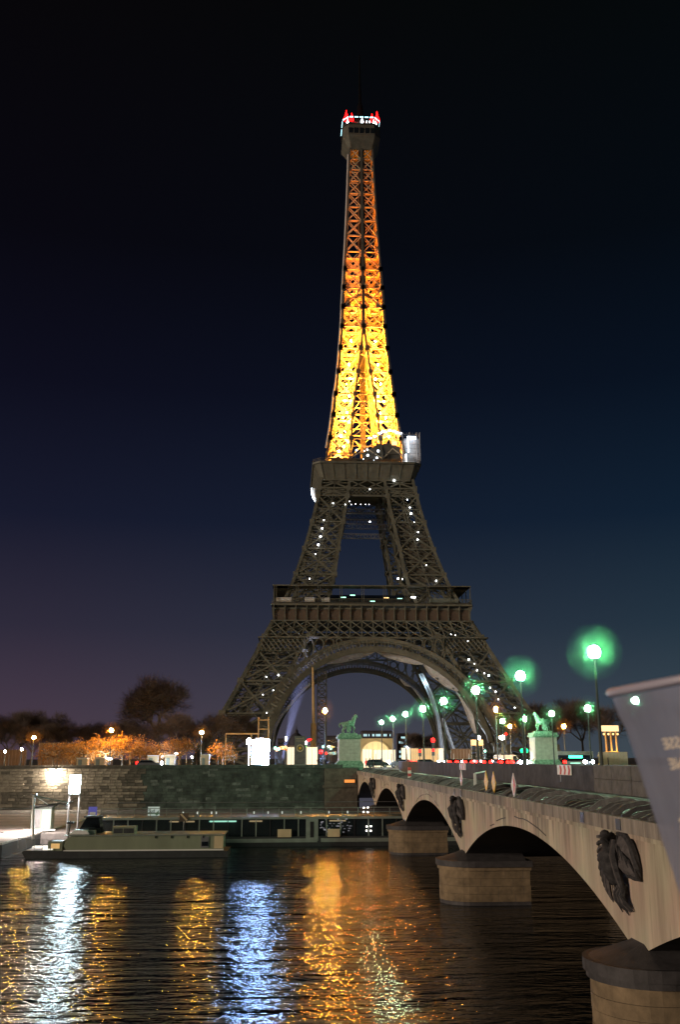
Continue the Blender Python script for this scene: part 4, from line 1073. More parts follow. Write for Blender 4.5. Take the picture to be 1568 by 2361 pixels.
for i, (u, Y, H, lab) in enumerate([(200, 187, 6.2, 'pollarded tree third from the big orange lamp to the left'), (166, 190, 5.2, 'small pollarded tree leaning in front of the orange hoarding'), (125, 192, 5.4, 'dim pollarded tree near the left orange lamp'), (336, 187, 5.2, 'low pollarded tree at the right end of the orange crowns'), (374, 189, 5.6, 'pollarded tree with a straight pale trunk beside the cream cabin'), (513, 192, 5.2, 'orange-lit pollarded tree by the left foot of the tower')]):
    put(pl if i % 2 else pl2, u, Y, 6, H, lab, R.uniform(-.6, .6), GP)
sm = leafy_tree('small_tree', 4.2, 'small round tree glowing orange beside the lone lamp', 8, 0, .8, 2600, 'bark_pale', 3, .10)
put(sm, 415, 182, 4.2, 5.4, first=True)
# ------------------------------------------------------------------ embankment fittings
def at(u, Y, z=0): p = atY(u, 1748, Y); return (p.x, Y, z)
def span(u0, u1, Y): return atY(u0, 1748, Y).x, atY(u1, 1748, Y).x
def hoarding(u0, u1, v, Y, m, label, n=1, post=True, grp=None):
    x0, x1 = span(u0, u1, Y); h = atY((u0+u1)/2, v, Y).z-STREET-.05
    t = thing('hoarding', label, 'hoarding', (x0, Y, STREET+.05), 0, grp); w = (x1-x0)/n
    me = MB().box(.03, w-.03, 0, .08, .05, h).mesh('panel', m)
    for i in range(n): link('panel', me, t, loc=(i*w, 0, 0))
    if post:
        pm = MB().tube([(0, .1, 0), (0, .1, h+.1)], .06, 5).mesh('post', M['steel'])
        for i in range(n+1): link('post', pm, t, loc=(i*w, 0, 0))
    return t
hoarding(-5, 60, 1728, 215, M['hoardd'], 'orange-lit low hoarding at the far left under the white lamps', 8)
hoarding(88, 200, 1712, 215, M['hoardd'], 'tall orange-lit hoarding behind the first pollarded trees', 10)
hoarding(202, 260, 1708, 206, M['dull'], 'dim grey hoarding behind the pollarded trees', 6)
hoarding(690, 706, 1722, 172, E_['panel'], 'warm glowing panel just right of the round emblem sign', 1) 
hoarding(707, 732, 1722, 190, E_['panel'], 'wide cream glowing panel below the tan mast', 2)
hoarding(662, 682, 1722, 178, E_['panel'], 'warm yellow glowing panel left of the round emblem sign', 2)
hoarding(836, 858, 1727, 195, E_['panel'], 'bright glowing hoarding right of the left pedestal', 3)
hoarding(862, 912, 1728, 205, E_['panel'], 'long bright glowing hoarding in front of the cream hall', 6)
hoarding(926, 946, 1724, 200, E_['panel'], 'short bright glowing hoarding right of the cream hall', 2)
hoarding(948, 1012, 1725, 215, M['hoard'], 'pale fence of narrow panels under the right part of the arch', 12)
hoarding(1012, 1023, 1725, 200, E_['panel'], 'bright cream panel by the right foot of the arch', 1)
hoarding(1040, 1085, 1726, 225, M['hoardd'], 'pale hoarding behind the red tail lights', 6)
def board(u0, u1, v0, v1, Y, label):
    x0, x1 = span(u0, u1, Y); z1, z0 = atY(u0, v0, Y).z-STREET, atY(u0, v1, Y).z-STREET
    t = thing('notice_board', label, 'board', (x0, Y, STREET+.1)); w = x1-x0
    MB().box(0, w, 0, .06, z0, z1).build('board', M['hoard'], t)
    for x in (.1, w-.1): MB().tube([(x, .1, 0), (x, .1, z1)], .05, 5).build('post', M['steel'], t)
board(1087, 1100, 1706, 1719, 208, 'left brown board on posts above the car queue')
board(1103, 1116, 1706, 1719, 210, 'right brown board on posts above the car queue')
hoarding(1380, 1448, 1733, 190, M['plinth'], 'pale green-lit low wall right of the tallest lamp', 3, False)
# glass-sided barriers along the pavement
fb = thing('glass_fence', 'long glazed security fence running behind the embankment lamps', 'fence', (0, 192, STREET+.14))
for i in range(34):
    x = -60+i*3.1
    if -9 < x < -1: continue
    MB().box(x, x+.1, -.05, .05, 0, 2.6).build('post', M['steel'], fb)
# cabins
def cabin(u0, u1, v, Y, m, label, grp='cream site cabins along the embankment'):
    x0, x1 = span(u0, u1, Y); h = atY(u0, v, Y).z-STREET-.05; w = x1-x0
    t = thing('site_cabin', label, 'cabin', (x0, Y, STREET+.05), 0, grp)
    MB().box(0, w, 0, 2, 0, h).build('wall', m, t)
    MB().box(-.06, w+.06, -.06, 2.06, h, h+.1).build('roof', M['white'], t)
    MB().box(w*.15, w*.5, -.03, -.002, .05, min(h-.2, 2)).build('door', M['hullg'], t)
cabin(177, 201, 1748, 174, M['hoard'], 'cream cabin farthest left, orange-lit under the pollarded trees')
cabin(218, 241, 1747, 174, M['hoard'], 'orange-lit cream cabin left of the glowing lamp in the pollards')
cabin(340, 363, 1742, 174, M['hoard'], 'cream cabin left of the straight pale tree trunk')
cabin(380, 402, 1741, 174, M['hoard'], 'cream cabin left of the small round orange tree')
cabin(463, 482, 1740, 176, M['hoard'], 'cream cabin at the foot of the lone orange lamp')
# floodlit kiosk
x0, x1 = span(580, 619, 200)
k = thing('market_kiosk', 'small market kiosk glaring blue-white on the embankment, left of the arch', 'kiosk', ((x0+x1)/2, 200, STREET+.05))
w = (x1-x0)/2
MB().box(-w, w, 1.8, 2, 0, 5.3).box(-w, -w+.1, -1.5, 1.8, 0, 5.3).box(w-.1, w, -1.5, 1.8, 0, 5.3).build('wall', M['hullg'], k)
MB().prism([(-w-.4, 5.3), (w+.4, 5.3), (w*.4, 5.9), (-w*.4, 5.9)], -1.9, 2.2).build('roof', M['white'], k)
for i in range(6): MB().box(-w+.2+i*(2*w-.4)/6, -w+.2+(i+.70)*(2*w-.4)/6, -1.55, -1.48, 1.4, 5.1).build('lit_panel', E_['kiosk2'], k)
MB().box(-w, w, -1.7, -1.5, 0, 1.35).build('counter', M['white'], k)
MB().lathe([(.4, 4.6), (.5, 5.4), (.1, 5.9)], (-w-.5, -1.4, 0), 8).tube([(-w-.5, -1.4, 0), (-w-.5, -1.4, 4.6)], .06).build('lamp', E_['kiosk2'], k)
pi = thing('light_column', 'tall white glowing column beside the kiosk, at the foot of the arch', 'light column', (*at(615, 198)[:2], STREET+.05))
MB().box(-.45, .45, -.5, .5, 0, 5.6).build('diffuser', E_['kiosk2'], pi); MB().box(-.56, .56, -.56, .56, 5.6, 5.8).build('cap', M['steel'], pi)
# stalls with coloured lights
def blob(u, v, Y, mm, s, label, name='stall_light', cat='light'):
    p = atY(u, v, Y); t = thing(name, label, cat, (p.x, Y, STREET+.05)); h = p.z-STREET-.05
    MB().tube([(0, 0, 0), (0, 0, h)], .05, 5).build('post', M['pole'], t); MB().ball((0, 0, h), s, 8, 5).build('bulb', E_[mm], t)
blob(711, 1706, 195, 'redlamp', .22, 'red light by the foot of the tan mast'); blob(716, 1704, 195, 'redlamp', .18, 'second red light touching the tan mast')
blob(740, 1733, 185, 'redlamp', .35, 'large red light left of the left pedestal'); blob(705, 1722, 180, 'greenlamp', .2, 'green light right of the emblem sign')
blob(745, 1721, 190, 'greentube', .25, 'pale green light left of the left pedestal'); blob(763, 1726, 188, 'greentube', .2, 'pale cyan light nearest to the left pedestal')
blob(751, 1736, 186, 'tail', .22, 'orange-red light near the pedestal base'); blob(758, 1720, 186, 'white_lamp', .12, 'small white light beside the left pedestal')
for i in range(9): blob(635+i*3.4+R.uniform(-1, 1), 1727+R.uniform(-6, 5), 205+i, R.choice(['warmwin', 'warmwin', 'orangeplate', 'greentube']), .35, ['leftmost', 'second', 'third', 'fourth', 'fifth', 'sixth', 'seventh', 'eighth', 'rightmost'][i]+' of the warm stall lights clustered under the left half of the arch')
# searchlight tube under the arch
sl = thing('searchlight', 'searchlight throwing a pale violet beam up inside the left foot of the arch', 'searchlight', (*at(650, 335)[:2], STREET+.1))
d_ = (atY(690, 1575, 335)-atY(650, 1738, 335)).normalized(); q_ = Vector((0, 0, 1)).rotation_difference(d_).to_matrix().to_4x4()
MB().lathe([(.5, 0), (.6, 1.0), (.65, 1.3)], n=12).build('housing', M['steel'], sl)
cn = MB().lathe([(1.2, 1.6), (2.1, 14), (3.2, 30), (3.6, 37)], n=20).xform(q_).build('added_glow_air', scatter_mat('beam_scatter', (.8, .85, 1), .004), sl, True, kind='stuff')  # added scatter cone that makes the beam show
light('searchlight_lamp', 'SPOT', (0, 0, 1.4), 9e5, (.52, .55, 1), .3, sl, d_.to_track_quat('-Z', 'Y').to_euler(), .22)
# emblem sign
sg = thing('emblem_sign', 'dark green panel with lettering and a round emblem standing on the quay wall', 'sign', (2.15, 160.55, -.98))
MB().box(-.95, .95, 0, .12, 0, 4.55).build('board', M['concrete2'], sg); MB().box(-1.05, 1.05, -.06, .2, -.12, .02).build('foot', M['hullg'], sg)
MB().prism([(math.cos(a)*.60, 2.62+math.sin(a)*.60) for a in [2*PI*i/24 for i in range(24)]], -.02, -.002).build('emblem_ring', M['hoard'], sg)
MB().prism([(math.cos(a)*.44, 2.62+math.sin(a)*.44) for a in [2*PI*i/24 for i in range(24)]], -.03, -.021).build('emblem_disc', M['panel'], sg)
MB().prism([(math.cos(a)*(.3 if i % 2 else .17), 2.62+math.sin(a)*(.3 if i % 2 else .17)) for i, a in [(i, 2*PI*i/16) for i in range(16)]], -.04, -.031).build('emblem_star', M['orange'] if 'orange' in M else M['yellow'], sg)
text('lettering', 'PASSERELLE', .26, M['hoard'], sg, (0, -.012, 4.12), (PI/2, 0, 0), .004)
text('lettering', 'BATEAUX SEINE', .20, M['hoard'], sg, (0, -.012, 3.75), (PI/2, 0, 0), .004)
pa = thing('orange_plate', 'small glowing orange plate on the dark masonry beside the first arch', 'sign', (10.25, 160.6-1.03, -3.6))
MB().box(-.85, .85, -.06, 0, -.24, .24).build('plate', E_['orangeplate'], pa); MB().box(-.9, .9, 0, .14, -.28, .28).build('frame', M['black'], pa)

# tall mast and scaffold tower
m_ = thing('tan_mast', 'tall slender tan mast standing in front of the arch', 'mast', (*at(723, 285)[:2], STREET))
zt_ = atY(719, 1538, 285).z-STREET
MB().tube([(0, 0, 0), (0, 0, zt_*.42)], .85, 8).build('lower_column', M['tan'], m_); MB().tube([(0, 0, zt_*.42), (-.35, 0, zt_)], [.5, .28], 8).build('upper_column', M['tan'], m_)
s = thing('scaffold_tower', 'thin lattice scaffold tower under the arch, right of the tan mast', 'scaffold', (*at(742, 345)[:2], STREET)); hh = atY(742, 1548, 345).z-STREET
g = MB()
for x in (-1.6, 1.6):
    for y in (-1.6, 1.6): MB().tube([(x, y, 0), (x, y, hh)], .16, 5).build('standard', M['iron'], s)
nb = 14
for i in range(nb):
    z0, z1 = hh*i/nb, hh*(i+1)/nb
    for y in (-1.6, 1.6): g.beam((-1.6, y, z0), (1.6, y, z1), .16).beam((1.6, y, z0), (-1.6, y, z1), .16).beam((-1.6, y, z1), (1.6, y, z1), .18)
g.build('bracing', M['iron'], s, kind='stuff')
s = thing('site_gantry', 'pale steel site gantry with ladder frame at the left foot of the tower', 'gantry', (*at(583, 232)[:2], STREET))
for x in (-6.5, -.5, 1.2, 3.6): MB().tube([(x, 0, 0), (x, 0, 11.5 if x > 1 else 7.6)], .17, 5).build('standard', M['tan'], s)
for i in range(5): MB().tube([(1.2, 0, 2.4+i*2.1), (3.6, 0, 2.4+i*2.1)], .13, 5).build('rung', M['tan'], s)
MB().beam((-6.6, 0, 7.6), (1.4, 0, 7.6), .35).build('cross_beam', M['tan'], s)

# ------------------------------------------------------------------ distant buildings
d = thing('domed_building', 'dark domed building on the horizon under the arch, left of the tan mast', 'building', at(683, 760, STREET))
MB().box(-11, 11, -8, 8, 0, 10.5).build('wall', M['dull'], d); MB().box(-11.5, 11.5, -8.5, 8.5, 10.5, 11.3).build('cornice', M['hoard'], d)
pr = [(6.3, 11.3), (6.3, 13.5), (6.0, 15.6), (4.9, 18.2), (3.0, 20.2), (1.5, 21.2), (1.5, 22.8), (.5, 24), (.1, 27)]
MB().lathe(pr, (0, 0, 0), 16).build('dome', M['slate'], d)
for x in (-8, -4, 0, 4, 8): MB().box(x-.8, x+.8, -8.06, -8, 3, 8).build('window', M['glass'], d)
h = thing('exhibition_hall', 'cream exhibition hall with a big arched front glowing under the arch', 'building', at(866, 500, STREET))
xw = 9.0
ar = [(-xw, 0), (xw, 0), (xw, 12)]+[]; 
MB().box(-xw, xw, 0, 30, 0, 11.8).build('wall', M['cream'], h)
c = [(math.cos(a)*7.4, 3.2+math.sin(a)*7.2) for a in [PI*i/20 for i in range(21)]]
MB().prism([(-7.4, 0.05)]+[(-x, z) for x, z in c]+[(7.4, .05)], -.12, -.01).build('glazed_front', mat('hall_glow', (.5, .4, .2), emit=(1, .78, .40), es=.62), h)
rim = MB()
for a, b in zip(c[:-1], c[1:]): rim.beam((a[0]*1.05, -.2, a[1]+.2), (b[0]*1.05, -.2, b[1]+.2), .7, .5)
rim.build('arch_rim', M['cream'], h)
for x in (-4.5, -1.5, 1.5, 4.5): MB().box(x-.1, x+.1, -.22, -.13, .2, 9.4 if abs(x) < 2 else 8).build('mullion', M['cream'], h)
light('hall_lamp', 'POINT', (0, -7, 5), 2600, (1, .8, .45), 1, h)
def block(u0, u1, v, Y, label, rows, cols, lit, sx0=0, m='dull'):
    x0, x1 = span(u0, u1, Y); H = atY(u0, v, Y).z-STREET; w = x1-x0
    t = thing('office_block', label, 'building', (x0, Y, STREET))
    MB().box(0, w, 0, 14, 0, H).build('wall', M[m], t); MB().box(-.3, w+.3, -.3, 14.3, H, H+.6).build('roof', M['slate'], t)
    for i in range(rows):
        for j in range(cols):
            z0 = H-1.6-i*3.1
            if z0 < 2: continue
            a = sx0+w*(.04)+(w*.92-sx0)*j/cols; ww = (w*.92-sx0)/cols*.74
            MB().box(a, a+ww, -.06, -.01, z0-1.5, z0).build('window', E_['cyanwin'] if R.random() < lit else M['glass'], t)
block(836, 905, 1686, 640, 'long dark office block with rows of lit windows above the cream hall', 3, 22, .62)
block(920, 942, 1692, 660, 'narrow office block with a few lit windows right of the cream hall', 6, 4, .45)
block(754, 778, 1698, 520, 'dark purple-grey block left of the left pedestal', 3, 5, .12)
block(640, 668, 1704, 620, 'low dark block behind the left part of the arch', 2, 6, .1)
block(958, 1010, 1708, 560, 'low dark block under the right part of the arch', 2, 8, .15)
t = thing('illuminated_pavilion', 'small ornate pavilion with glowing crown sign at the right, next to the cup', 'pavilion', (*at(1412, 215)[:2], STREET))
zz = atY(1412, 1672, 215).z-STREET; 
MB().box(-1.9, 1.9, -.1, .3, zz-1.3, zz).build('crown_sign', mat('pavilion_sign', (.5, .4, .2), emit=(1, .80, .42), es=1.1), t)
for i in range(4): MB().ball((-1.6+i*1.05, -.2, zz-1.9), .24, 8, 5).build('bulb', E_['warmwin'], t)
for x in (-1.2, 0, 1.2): MB().tube([(x, 0, 0), (x, 0, zz-1.3)], .2, 6).build('column', M['tan'], t)
MB().prism([(-1.8, 2.4), (1.8, 2.4), (1.3, 3.3), (-1.3, 3.3)], -.6, .8).build('canopy', M['tan'], t)
light('pavilion_lamp', 'POINT', (.4, -1.2, 3.8), 260, (1, .5, .15), .2, t)

# ------------------------------------------------------------------ traffic
def car(paint, name, label, van=False):
    t = thing(name, label, 'car' if not van else 'van', (0, 0, 0), 0, 'traffic on the avenue and quay road')
    if van: pr = [(-2.6, .35), (-2.6, 2.1), (-2.4, 2.25), (1.5, 2.25), (2.2, 1.2), (2.6, 1.05), (2.65, .35)]
    else: pr = [(-2.1, .35), (-2.15, .85), (-1.95, 1.0), (-1.5, 1.42), (.45, 1.46), (1.15, 1.0), (2.05, .85), (2.15, .35)]
    b = MB().prism(pr, -.86, .86); b.build('body', paint, t)
    if van: gl = [(.9, 1.2), (.9, 2.0), (1.5, 2.05), (2.0, 1.25)]
    else: gl = [(-1.7, 1.02), (-1.38, 1.36), (.4, 1.40), (.95, 1.02)]
    for s_ in (-1, 1): MB().prism(gl, .862*s_, .875*s_).build('side_window', M['glass'], t)
    if not van:
        MB().add([(-2.0, -.7, 1.0), (-2.0, .7, 1.0), (-1.56, .66, 1.42), (-1.56, -.66, 1.42)], [(0, 1, 2, 3)]).build('rear_window', M['glass'], t)
        MB().add([(1.2, -.7, 1.0), (1.2, .7, 1.0), (.52, .66, 1.46), (.52, -.66, 1.46)], [(0, 1, 2, 3)]).build('windscreen', M['glass'], t)
    for x in (-1.35, 1.35):
        for s_ in (-1, 1):
            wh = link('wheel', None, t)
            MB().prism([(x+math.cos(a)*.33, .33+math.sin(a)*.33) for a in [2*PI*i/12 for i in range(12)]], s_*.70, s_*.885).build('tyre', M['tyre'], wh)
            MB().prism([(x+math.cos(a)*.19, .33+math.sin(a)*.19) for a in [2*PI*i/10 for i in range(10)]], s_*.886, s_*.90).build('rim', M['steel'], wh)
    xr, xf = (-2.61, 2.64) if van else (-2.13, 2.11)
    for s_ in (-1, 1):
        MB().ball((xr, s_*.62, .95), .34, 8, 5, (.4, 1, .8)).build('tail_light', E_['tail'], t)
        MB().ball((xf, s_*.6, .95), .36, 8, 5, (.4, 1, .8)).build('headlight', E_['head'], t)
    register(t); return t
paints = {'dark': mat('car_black', (.02, .02, .025), .25, .3, 0, 1, 0), 'grey': mat('car_grey', (.15, .16, .17), .3, .4, 0, 1, 0), 'white': mat('car_white', (.6, .6, .6), .3, 0, 0, 1, 0), 'redc': mat('car_red', (.3, .02, .02), .3, .1, 0, 1, 0)}
cA = car(paints['dark'], 'car', 'dark car showing red tail lights nearest to the right foot of the arch'); cB = car(paints['grey'], 'car', 'grey car in the middle of the red tail light queue')
cV = car(paints['white'], 'van', 'white van behind the traffic lights', True)
# (u, Y, rz) rz: 90deg heading away
A90 = PI/2
spots = [(cA, 1040, 176, A90, None), (cB, 1100, 181, A90+.1, None), (cV, 1170, 196, .2, None)]
for c, u, Y, rz, _ in spots:
    p = at(u, Y); c.location = (p[0], Y, STREET+.24); c.rotation_euler = (0, 0, rz)
for c, u, Y, rz, lab in [(cB, 1056, 183, A90, 'car with bright tail lights just right of the arch foot'), (cA, 1078, 174, A90-.1, 'dark car with tail lights left in the queue'), (cA, 1118, 176, A90, 'dark car with tail lights left of the green signal'), (cB, 1134, 186, A90, 'grey car with tail lights right of the large white lamp'),
        (cA, 1152, 174, A90+.2, 'car with tail lights directly left of the blue-white headlights'), (cB, 1183, 172, A90, 'car with tail lights below the orange lamps'), (cA, 1208, 171, -A90-.25, 'car with left pair of dazzling blue-white headlights'), (cB, 1238, 171, -A90-.25, 'car with blue-white headlights in front of the right pedestal'), (cA, 1286, 173, A90, 'car with tail lights right of the right pedestal'),
        (cB, 1357, 169, -A90-.3, 'car with dazzling headlights at the right, next to the tallest lamp post'), (cA, 862+8, 178, 0, 'dark car in silhouette before the cream hall'), (cB, 923, 182, PI, 'car in silhouette right of the cream hall'), (cA, 985, 176, 0, 'dark car in silhouette below the red signal'), (cV, 1300, 186, 0, 'white van right of the right pedestal'),
        (cB, 365-20, 172, 0, 'grey car parked under the pollarded trees'), (cA, 1272, 182, A90, 'car with faint tail lights behind the right pedestal')]:
    p = at(u, Y); dup(c, (p[0], Y, STREET+.24), rz, lab)
def signal(u, v, Y, mm, label, s=.32, n=1):
    p = atY(u, v, Y); t = thing('traffic_light', label, 'traffic light', (p.x, Y, STREET+.05), 0); h = p.z-STREET-.05
    MB().tube([(0, 0, 0), (0, 0, h+.6)], .07, 6).build('post', M['pole'], t)
    MB().box(-.25, .25, -.2, .1, h-1.0, h+.5).build('housing', M['black'], t)
    for i in range(n): MB().ball((i*.75-(n-1)*.37, -.25, h), s, 8, 5, (1, .6, 1)).build('lens', E_[mm], t)
signal(998, 1706, 188, 'redlamp', 'bright red traffic light under the right side of the arch', .42)
signal(968, 1731, 186, 'redlamp', 'low red traffic light left of the bright one', .22); signal(999, 1729, 184, 'redlamp', 'low red light directly under the bright red signal', .22)
signal(1208, 1730, 180, 'greenlamp', 'double green signal beside the right pedestal', .42, 2)
signal(1118, 1731, 178, 'greentube', 'small cyan signal inside the tail light queue', .25)
signal(1166, 1692, 196, 'redlamp', 'small red light above the white van', .25)
b = thing('bus', 'bus with a long glowing green destination band, right of the right pedestal', 'bus', (*at(1322, 186)[:2], STREET+.1))
MB().box(-3.6, 3.6, -1.2, 1.2, .3, 3.0).build('body', M['hullg'], b); MB().box(-3.3, 3.3, -1.23, -1.205, 1.2, 2.3).build('window', M['glass'], b)
MB().box(-1.2, 1.4, -1.27, -1.235, 1.75, 2.2).build('destination_band', emat('bus_green', (.04, 1, .45), 9), b); MB().box(-1, 1.0, -1.26, -1.21, .75, .85).build('green_strip', E_['greentube'], b)
for x in (-2.3, 2.2): MB().prism([(x+math.cos(a)*.45, .42+math.sin(a)*.45) for a in [2*PI*i/12 for i in range(12)]], -1.26, -1.0).build('wheel', M['tyre'], b)
# ------------------------------------------------------------------ people
def person(label, u, Y, rz, h=1.74, arm=.1):
    z = 0; K = {'pel': ((0, 0, .93), .15), 'wst': ((0, 0, 1.12), .13), 'cst': ((0, 0, 1.35), .17), 'nk': ((0, 0, 1.49), .06), 'hd': ((.01, 0, 1.6), .095), 'hd2': ((.01, 0, 1.70), .085)}
    for s_, n in ((-1, 'a'), (1, 'b')):
        K['hp'+n] = ((0, s_*.1, .86), .1); K['k'+n] = ((.03+s_*.08, s_*.1, .48), .07); K['t'+n] = ((s_*.14, s_*.1, .08), .05); K['f'+n] = ((s_*.14+.14, s_*.1, .04), .04)
        K['sh'+n] = ((0, s_*.2, 1.42), .07); K['el'+n] = ((-.02+s_*arm, s_*.26, 1.14), .05); K['hn'+n] = ((.08+s_*arm, s_*.24, .9), .04)
    E2 = [('pel', 'wst'), ('wst', 'cst'), ('cst', 'nk'), ('nk', 'hd'), ('hd', 'hd2')]
    for n in 'ab': E2 += [('pel', 'hp'+n), ('hp'+n, 'k'+n), ('k'+n, 't'+n), ('t'+n, 'f'+n), ('cst', 'sh'+n), ('sh'+n, 'el'+n), ('el'+n, 'hn'+n)]
    t = thing('person', label, 'person', (*at(u, Y)[:2], STREET+.24), rz)
    link('body', skin('body', K, E2, M['cloth']), t); t.scale = (h/1.78,)*3
person('person in dark clothes walking left of two others before the bright hoarding', 845, 170, 0)
person('tallest of the dark figures walking before the bright hoarding', 853, 168, PI, 1.85)
person('small dark figure right of the tallest one before the bright hoarding', 861, 171, 0, 1.6)
person('dark figure standing by the seventh lamp before the bright hoarding', 879, 169, .5, 1.75)
person('dark figure against the wide cream panel left of the left pedestal', 734, 166, 1, 1.75)
person('dark figure among the coloured lights left of the left pedestal', 752, 167, 2, 1.65)
person('dark figure below the warm stall lights', 654, 168, 0, 1.7)
person('dark figure standing in front of the glowing pavilion at right', 1402, 182, 0, 1.8)

# ------------------------------------------------------------------ quay level at left: lamp, lit sign, booth, gantry
wl_ = thing('wall_lamp', 'bright warm lamp fixed to the pale quay wall at left', 'wall lamp', (atY(127, 1776, 160).x, 160.5, atY(127, 1778, 160).z))
MB().prism([(-.35, 0), (.35, 0), (.2, .5), (-.2, .5)], -.75, -.2).build('housing', M['steel'], wl_); MB().ball((0, -.55, -.05), .42, 8, 5, (1.2, 1, .6)).build('bulb', emat('wall_lamp_bulb', (1, .83, .66), 800), wl_)
MB().tube([(0, 0, .3), (0, -.4, .3)], .05).build('bracket', M['steel'], wl_)
Ys = 108.
x0, x1 = atY(159, 1810, Ys).x, atY(187, 1810, Ys).x; zt2, zb2 = atY(173, 1785, Ys).z, atY(173, 1830, Ys).z
ls = thing('lit_signboard', 'tall glowing blue-white signboard on two poles above the landing stage', 'sign', (x0, Ys, QUAY+.16))
w = x1-x0; a, b_ = zb2-QUAY-.16, zt2-QUAY-.16
MB().box(.02, w-.02, -.12, .12, a, b_).build('frame', M['white'], ls)
MB().box(.12, w-.12, -.15, -.125, a+.1, b_-.1).build('lit_face', E_['lightbox'], ls)
for z, s_ in ((b_-.45, 0), (b_-.75, 1)): MB().box(.35, w-.35, -.17, -.155, z-.09, z+.09).build('blue_line', mat('blue_print', (.03, .10, .45), .5, emit=(.05, .2, .8), es=.8), ls)
for x in (.1, w-.1): MB().tube([(x, 0, -1.2 if False else 0), (x, 0, a)], .1).build('pole', M['steel'], ls)
light('added_sign_spot', 'SPOT', (w/2, -.6, a-.2), 1500, (1, .86, .80), .3, ls, (0, 0, 0), 2.7)  # added spot, no source seen here; brightens the landing paving
bt = thing('ticket_booth', 'small grey cylindrical ticket booth with lit windows on the landing stage', 'booth', (*atZ(97, 1912, QUAY+.16).to_tuple()[:2], QUAY+.16))
print('booth', bt.location[:])
MB().box(-1.1, 1.1, -.8, .8, 0, 2.5).build('wall', M['hullg'], bt); MB().box(-1.3, 1.3, -1, 1, 2.5, 2.7).build('roof', M['deckd'], bt)
MB().box(.1, 1.0, -.83, -.805, .3, 2.2).build('window', mat('booth_window', (.2, .3, .3), emit=(.6, .9, .85), es=.28), bt); MB().box(-1.0, -.1, -.83, -.805, .3, 2.2).build('door', M['steel'], bt)
MB().box(-1.7, 1.7, -1.3, -1, 0, .12).build('lit_step', mat('step_light', (.6, .6, .6), emit=(1, .9, .8), es=1.5), bt)
gn = thing('boarding_gantry', 'white steel boarding gantry with braced arm beside the ticket booth', 'gantry', (0, 0, 0))
P_ = lambda u, v, Y: atY(u, v, Y)
MB().tube([P_(76, 1935, 103), P_(78, 1832, 103)], .13).build('mast', M['white'], gn); MB().tube([P_(79, 1834, 103), P_(158, 1850, 105)], .07).tube([P_(158, 1850, 105), P_(168, 1846, 105)], .07).build('upper_arm', M['white'], gn)
MB().tube([P_(78, 1862, 103), P_(140, 1851, 104), P_(152, 1857, 104), P_(159, 1851, 105)], .1).build('lower_arm', M['steel'], gn); MB().tube([P_(79, 1834, 103), P_(110, 1853, 104)], .04).build('stay', M['white'], gn)
MB().tube([P_(0, 1864, 101), P_(160, 1862, 106)], .04).build('rail', M['steel'], gn); pm_ = P_(78, 1832, 103); MB().box(pm_.x-.3, pm_.x+.3, pm_.y-.2, pm_.y+.2, pm_.z, pm_.z+.15).build('added_lamp_box', M['steel'], gn)  # the small box on the mast is an added casing for the spot
light('added_gantry_spot', 'SPOT', (pm_.x-1, pm_.y+6, pm_.z), 6500, (1, .84, .78), .3, gn, (0, 0, 0), 2.8)  # second added spot that brightens the landing; source unseen

# ------------------------------------------------------------------ boats
bA = thing('barge', 'beige sided barge with dark hull moored nearest on the left', 'boat', (-24.8, 95, WATER))
L0 = 0; L1 = 18.9
MB().prism([(.2, .9), (-.9, 1.3), (1.5, .0), (L1, 0), (L1+.3, .35)][0:0] or [(.6, -.3), (.1, .55), (.3, .72), (4.4, .62), (L1+.4, .55), (L1+.4, -.3)], 0, 4.6).build('hull', M['deckd'], bA)
c = MB().prism([(4.2, .62), (3.9, 1.1), (4.1, 1.75), (4.5, 1.95), (L1-.1, 1.95), (L1-.1, .58)], .12, 4.4); c.build('side_wall', M['hull'], bA)
MB().box(3.9, L1+.1, 0, 4.6, 1.96, 2.06).build('roof_edge', M['hullg'], bA)
MB().box(3.9, L1, .09, .115, .60, .72).build('rubbing_strake', M['white'], bA)
for x in (12.4, 13.9, 15.4, 16.9): MB().box(x, x+.12, .03, .1, 1.72, 1.95).build('scupper', M['black'], bA)
MB().box(16.75, 17.5, .05, .11, .85, 1.85).build('door', M['steel'], bA); MB().box(16.82, 17.42, .02, .045, 1.0, 1.4).build('door_pane', M['glass'], bA)
MB().box(18.0, 18.85, -.02, .1, .78, 1.9).build('cream_panel', M['hoard'], bA)
MB().box(2.4, 3.75, .3, 2.2, .64, 1.5).build('wheelhouse', M['hull'], bA); MB().box(2.7, 3.5, .26, .29, .85, 1.3).build('lit_window', mat('brass_glow', (.4, .25, .1), emit=(1, .6, .22), es=.55), bA)
MB().box(5.0, 6.6, .6, 1.6, 2.06, 2.4).build('locker', M['hullg'], bA); MB().box(8.3, 10.4, .6, 2.2, 2.06, 2.75).build('hatch', M['hull'], bA)
MB().box(8.4, 9.25, .57, .595, 2.15, 2.6).box(9.35, 10.3, .57, .595, 2.15, 2.6).build('hatch_pane', M['deckd'], bA)
MB().prism([(4.6, 2.07), (6.9, 2.07), (6.6, 3.5), (5.4, 3.5)], 2.4, 4).build('cabin', M['glass'], bA); MB().box(5.2, 7, 2.2, 4.2, 3.5, 3.62).build('cabin_roof', M['deckd'], bA)
MB().prism([(4.3, 2.1), (6.2, 2.1), (5.9, 2.45), (4.8, 2.5)], .3, 1.2).build('white_cover', M['white'], bA)
r_ = MB()
for i in range(5): r_.tube([(-.3+i*.75, .1, .9-.06*i), (-.3+i*.75, .1, 1.85-.06*i)], .03, 5)
r_.tube([(-.35, .1, 1.8), (2.9, .1, 1.6)], .025, 5); r_.build('bow_rail', M['steel'], bA)
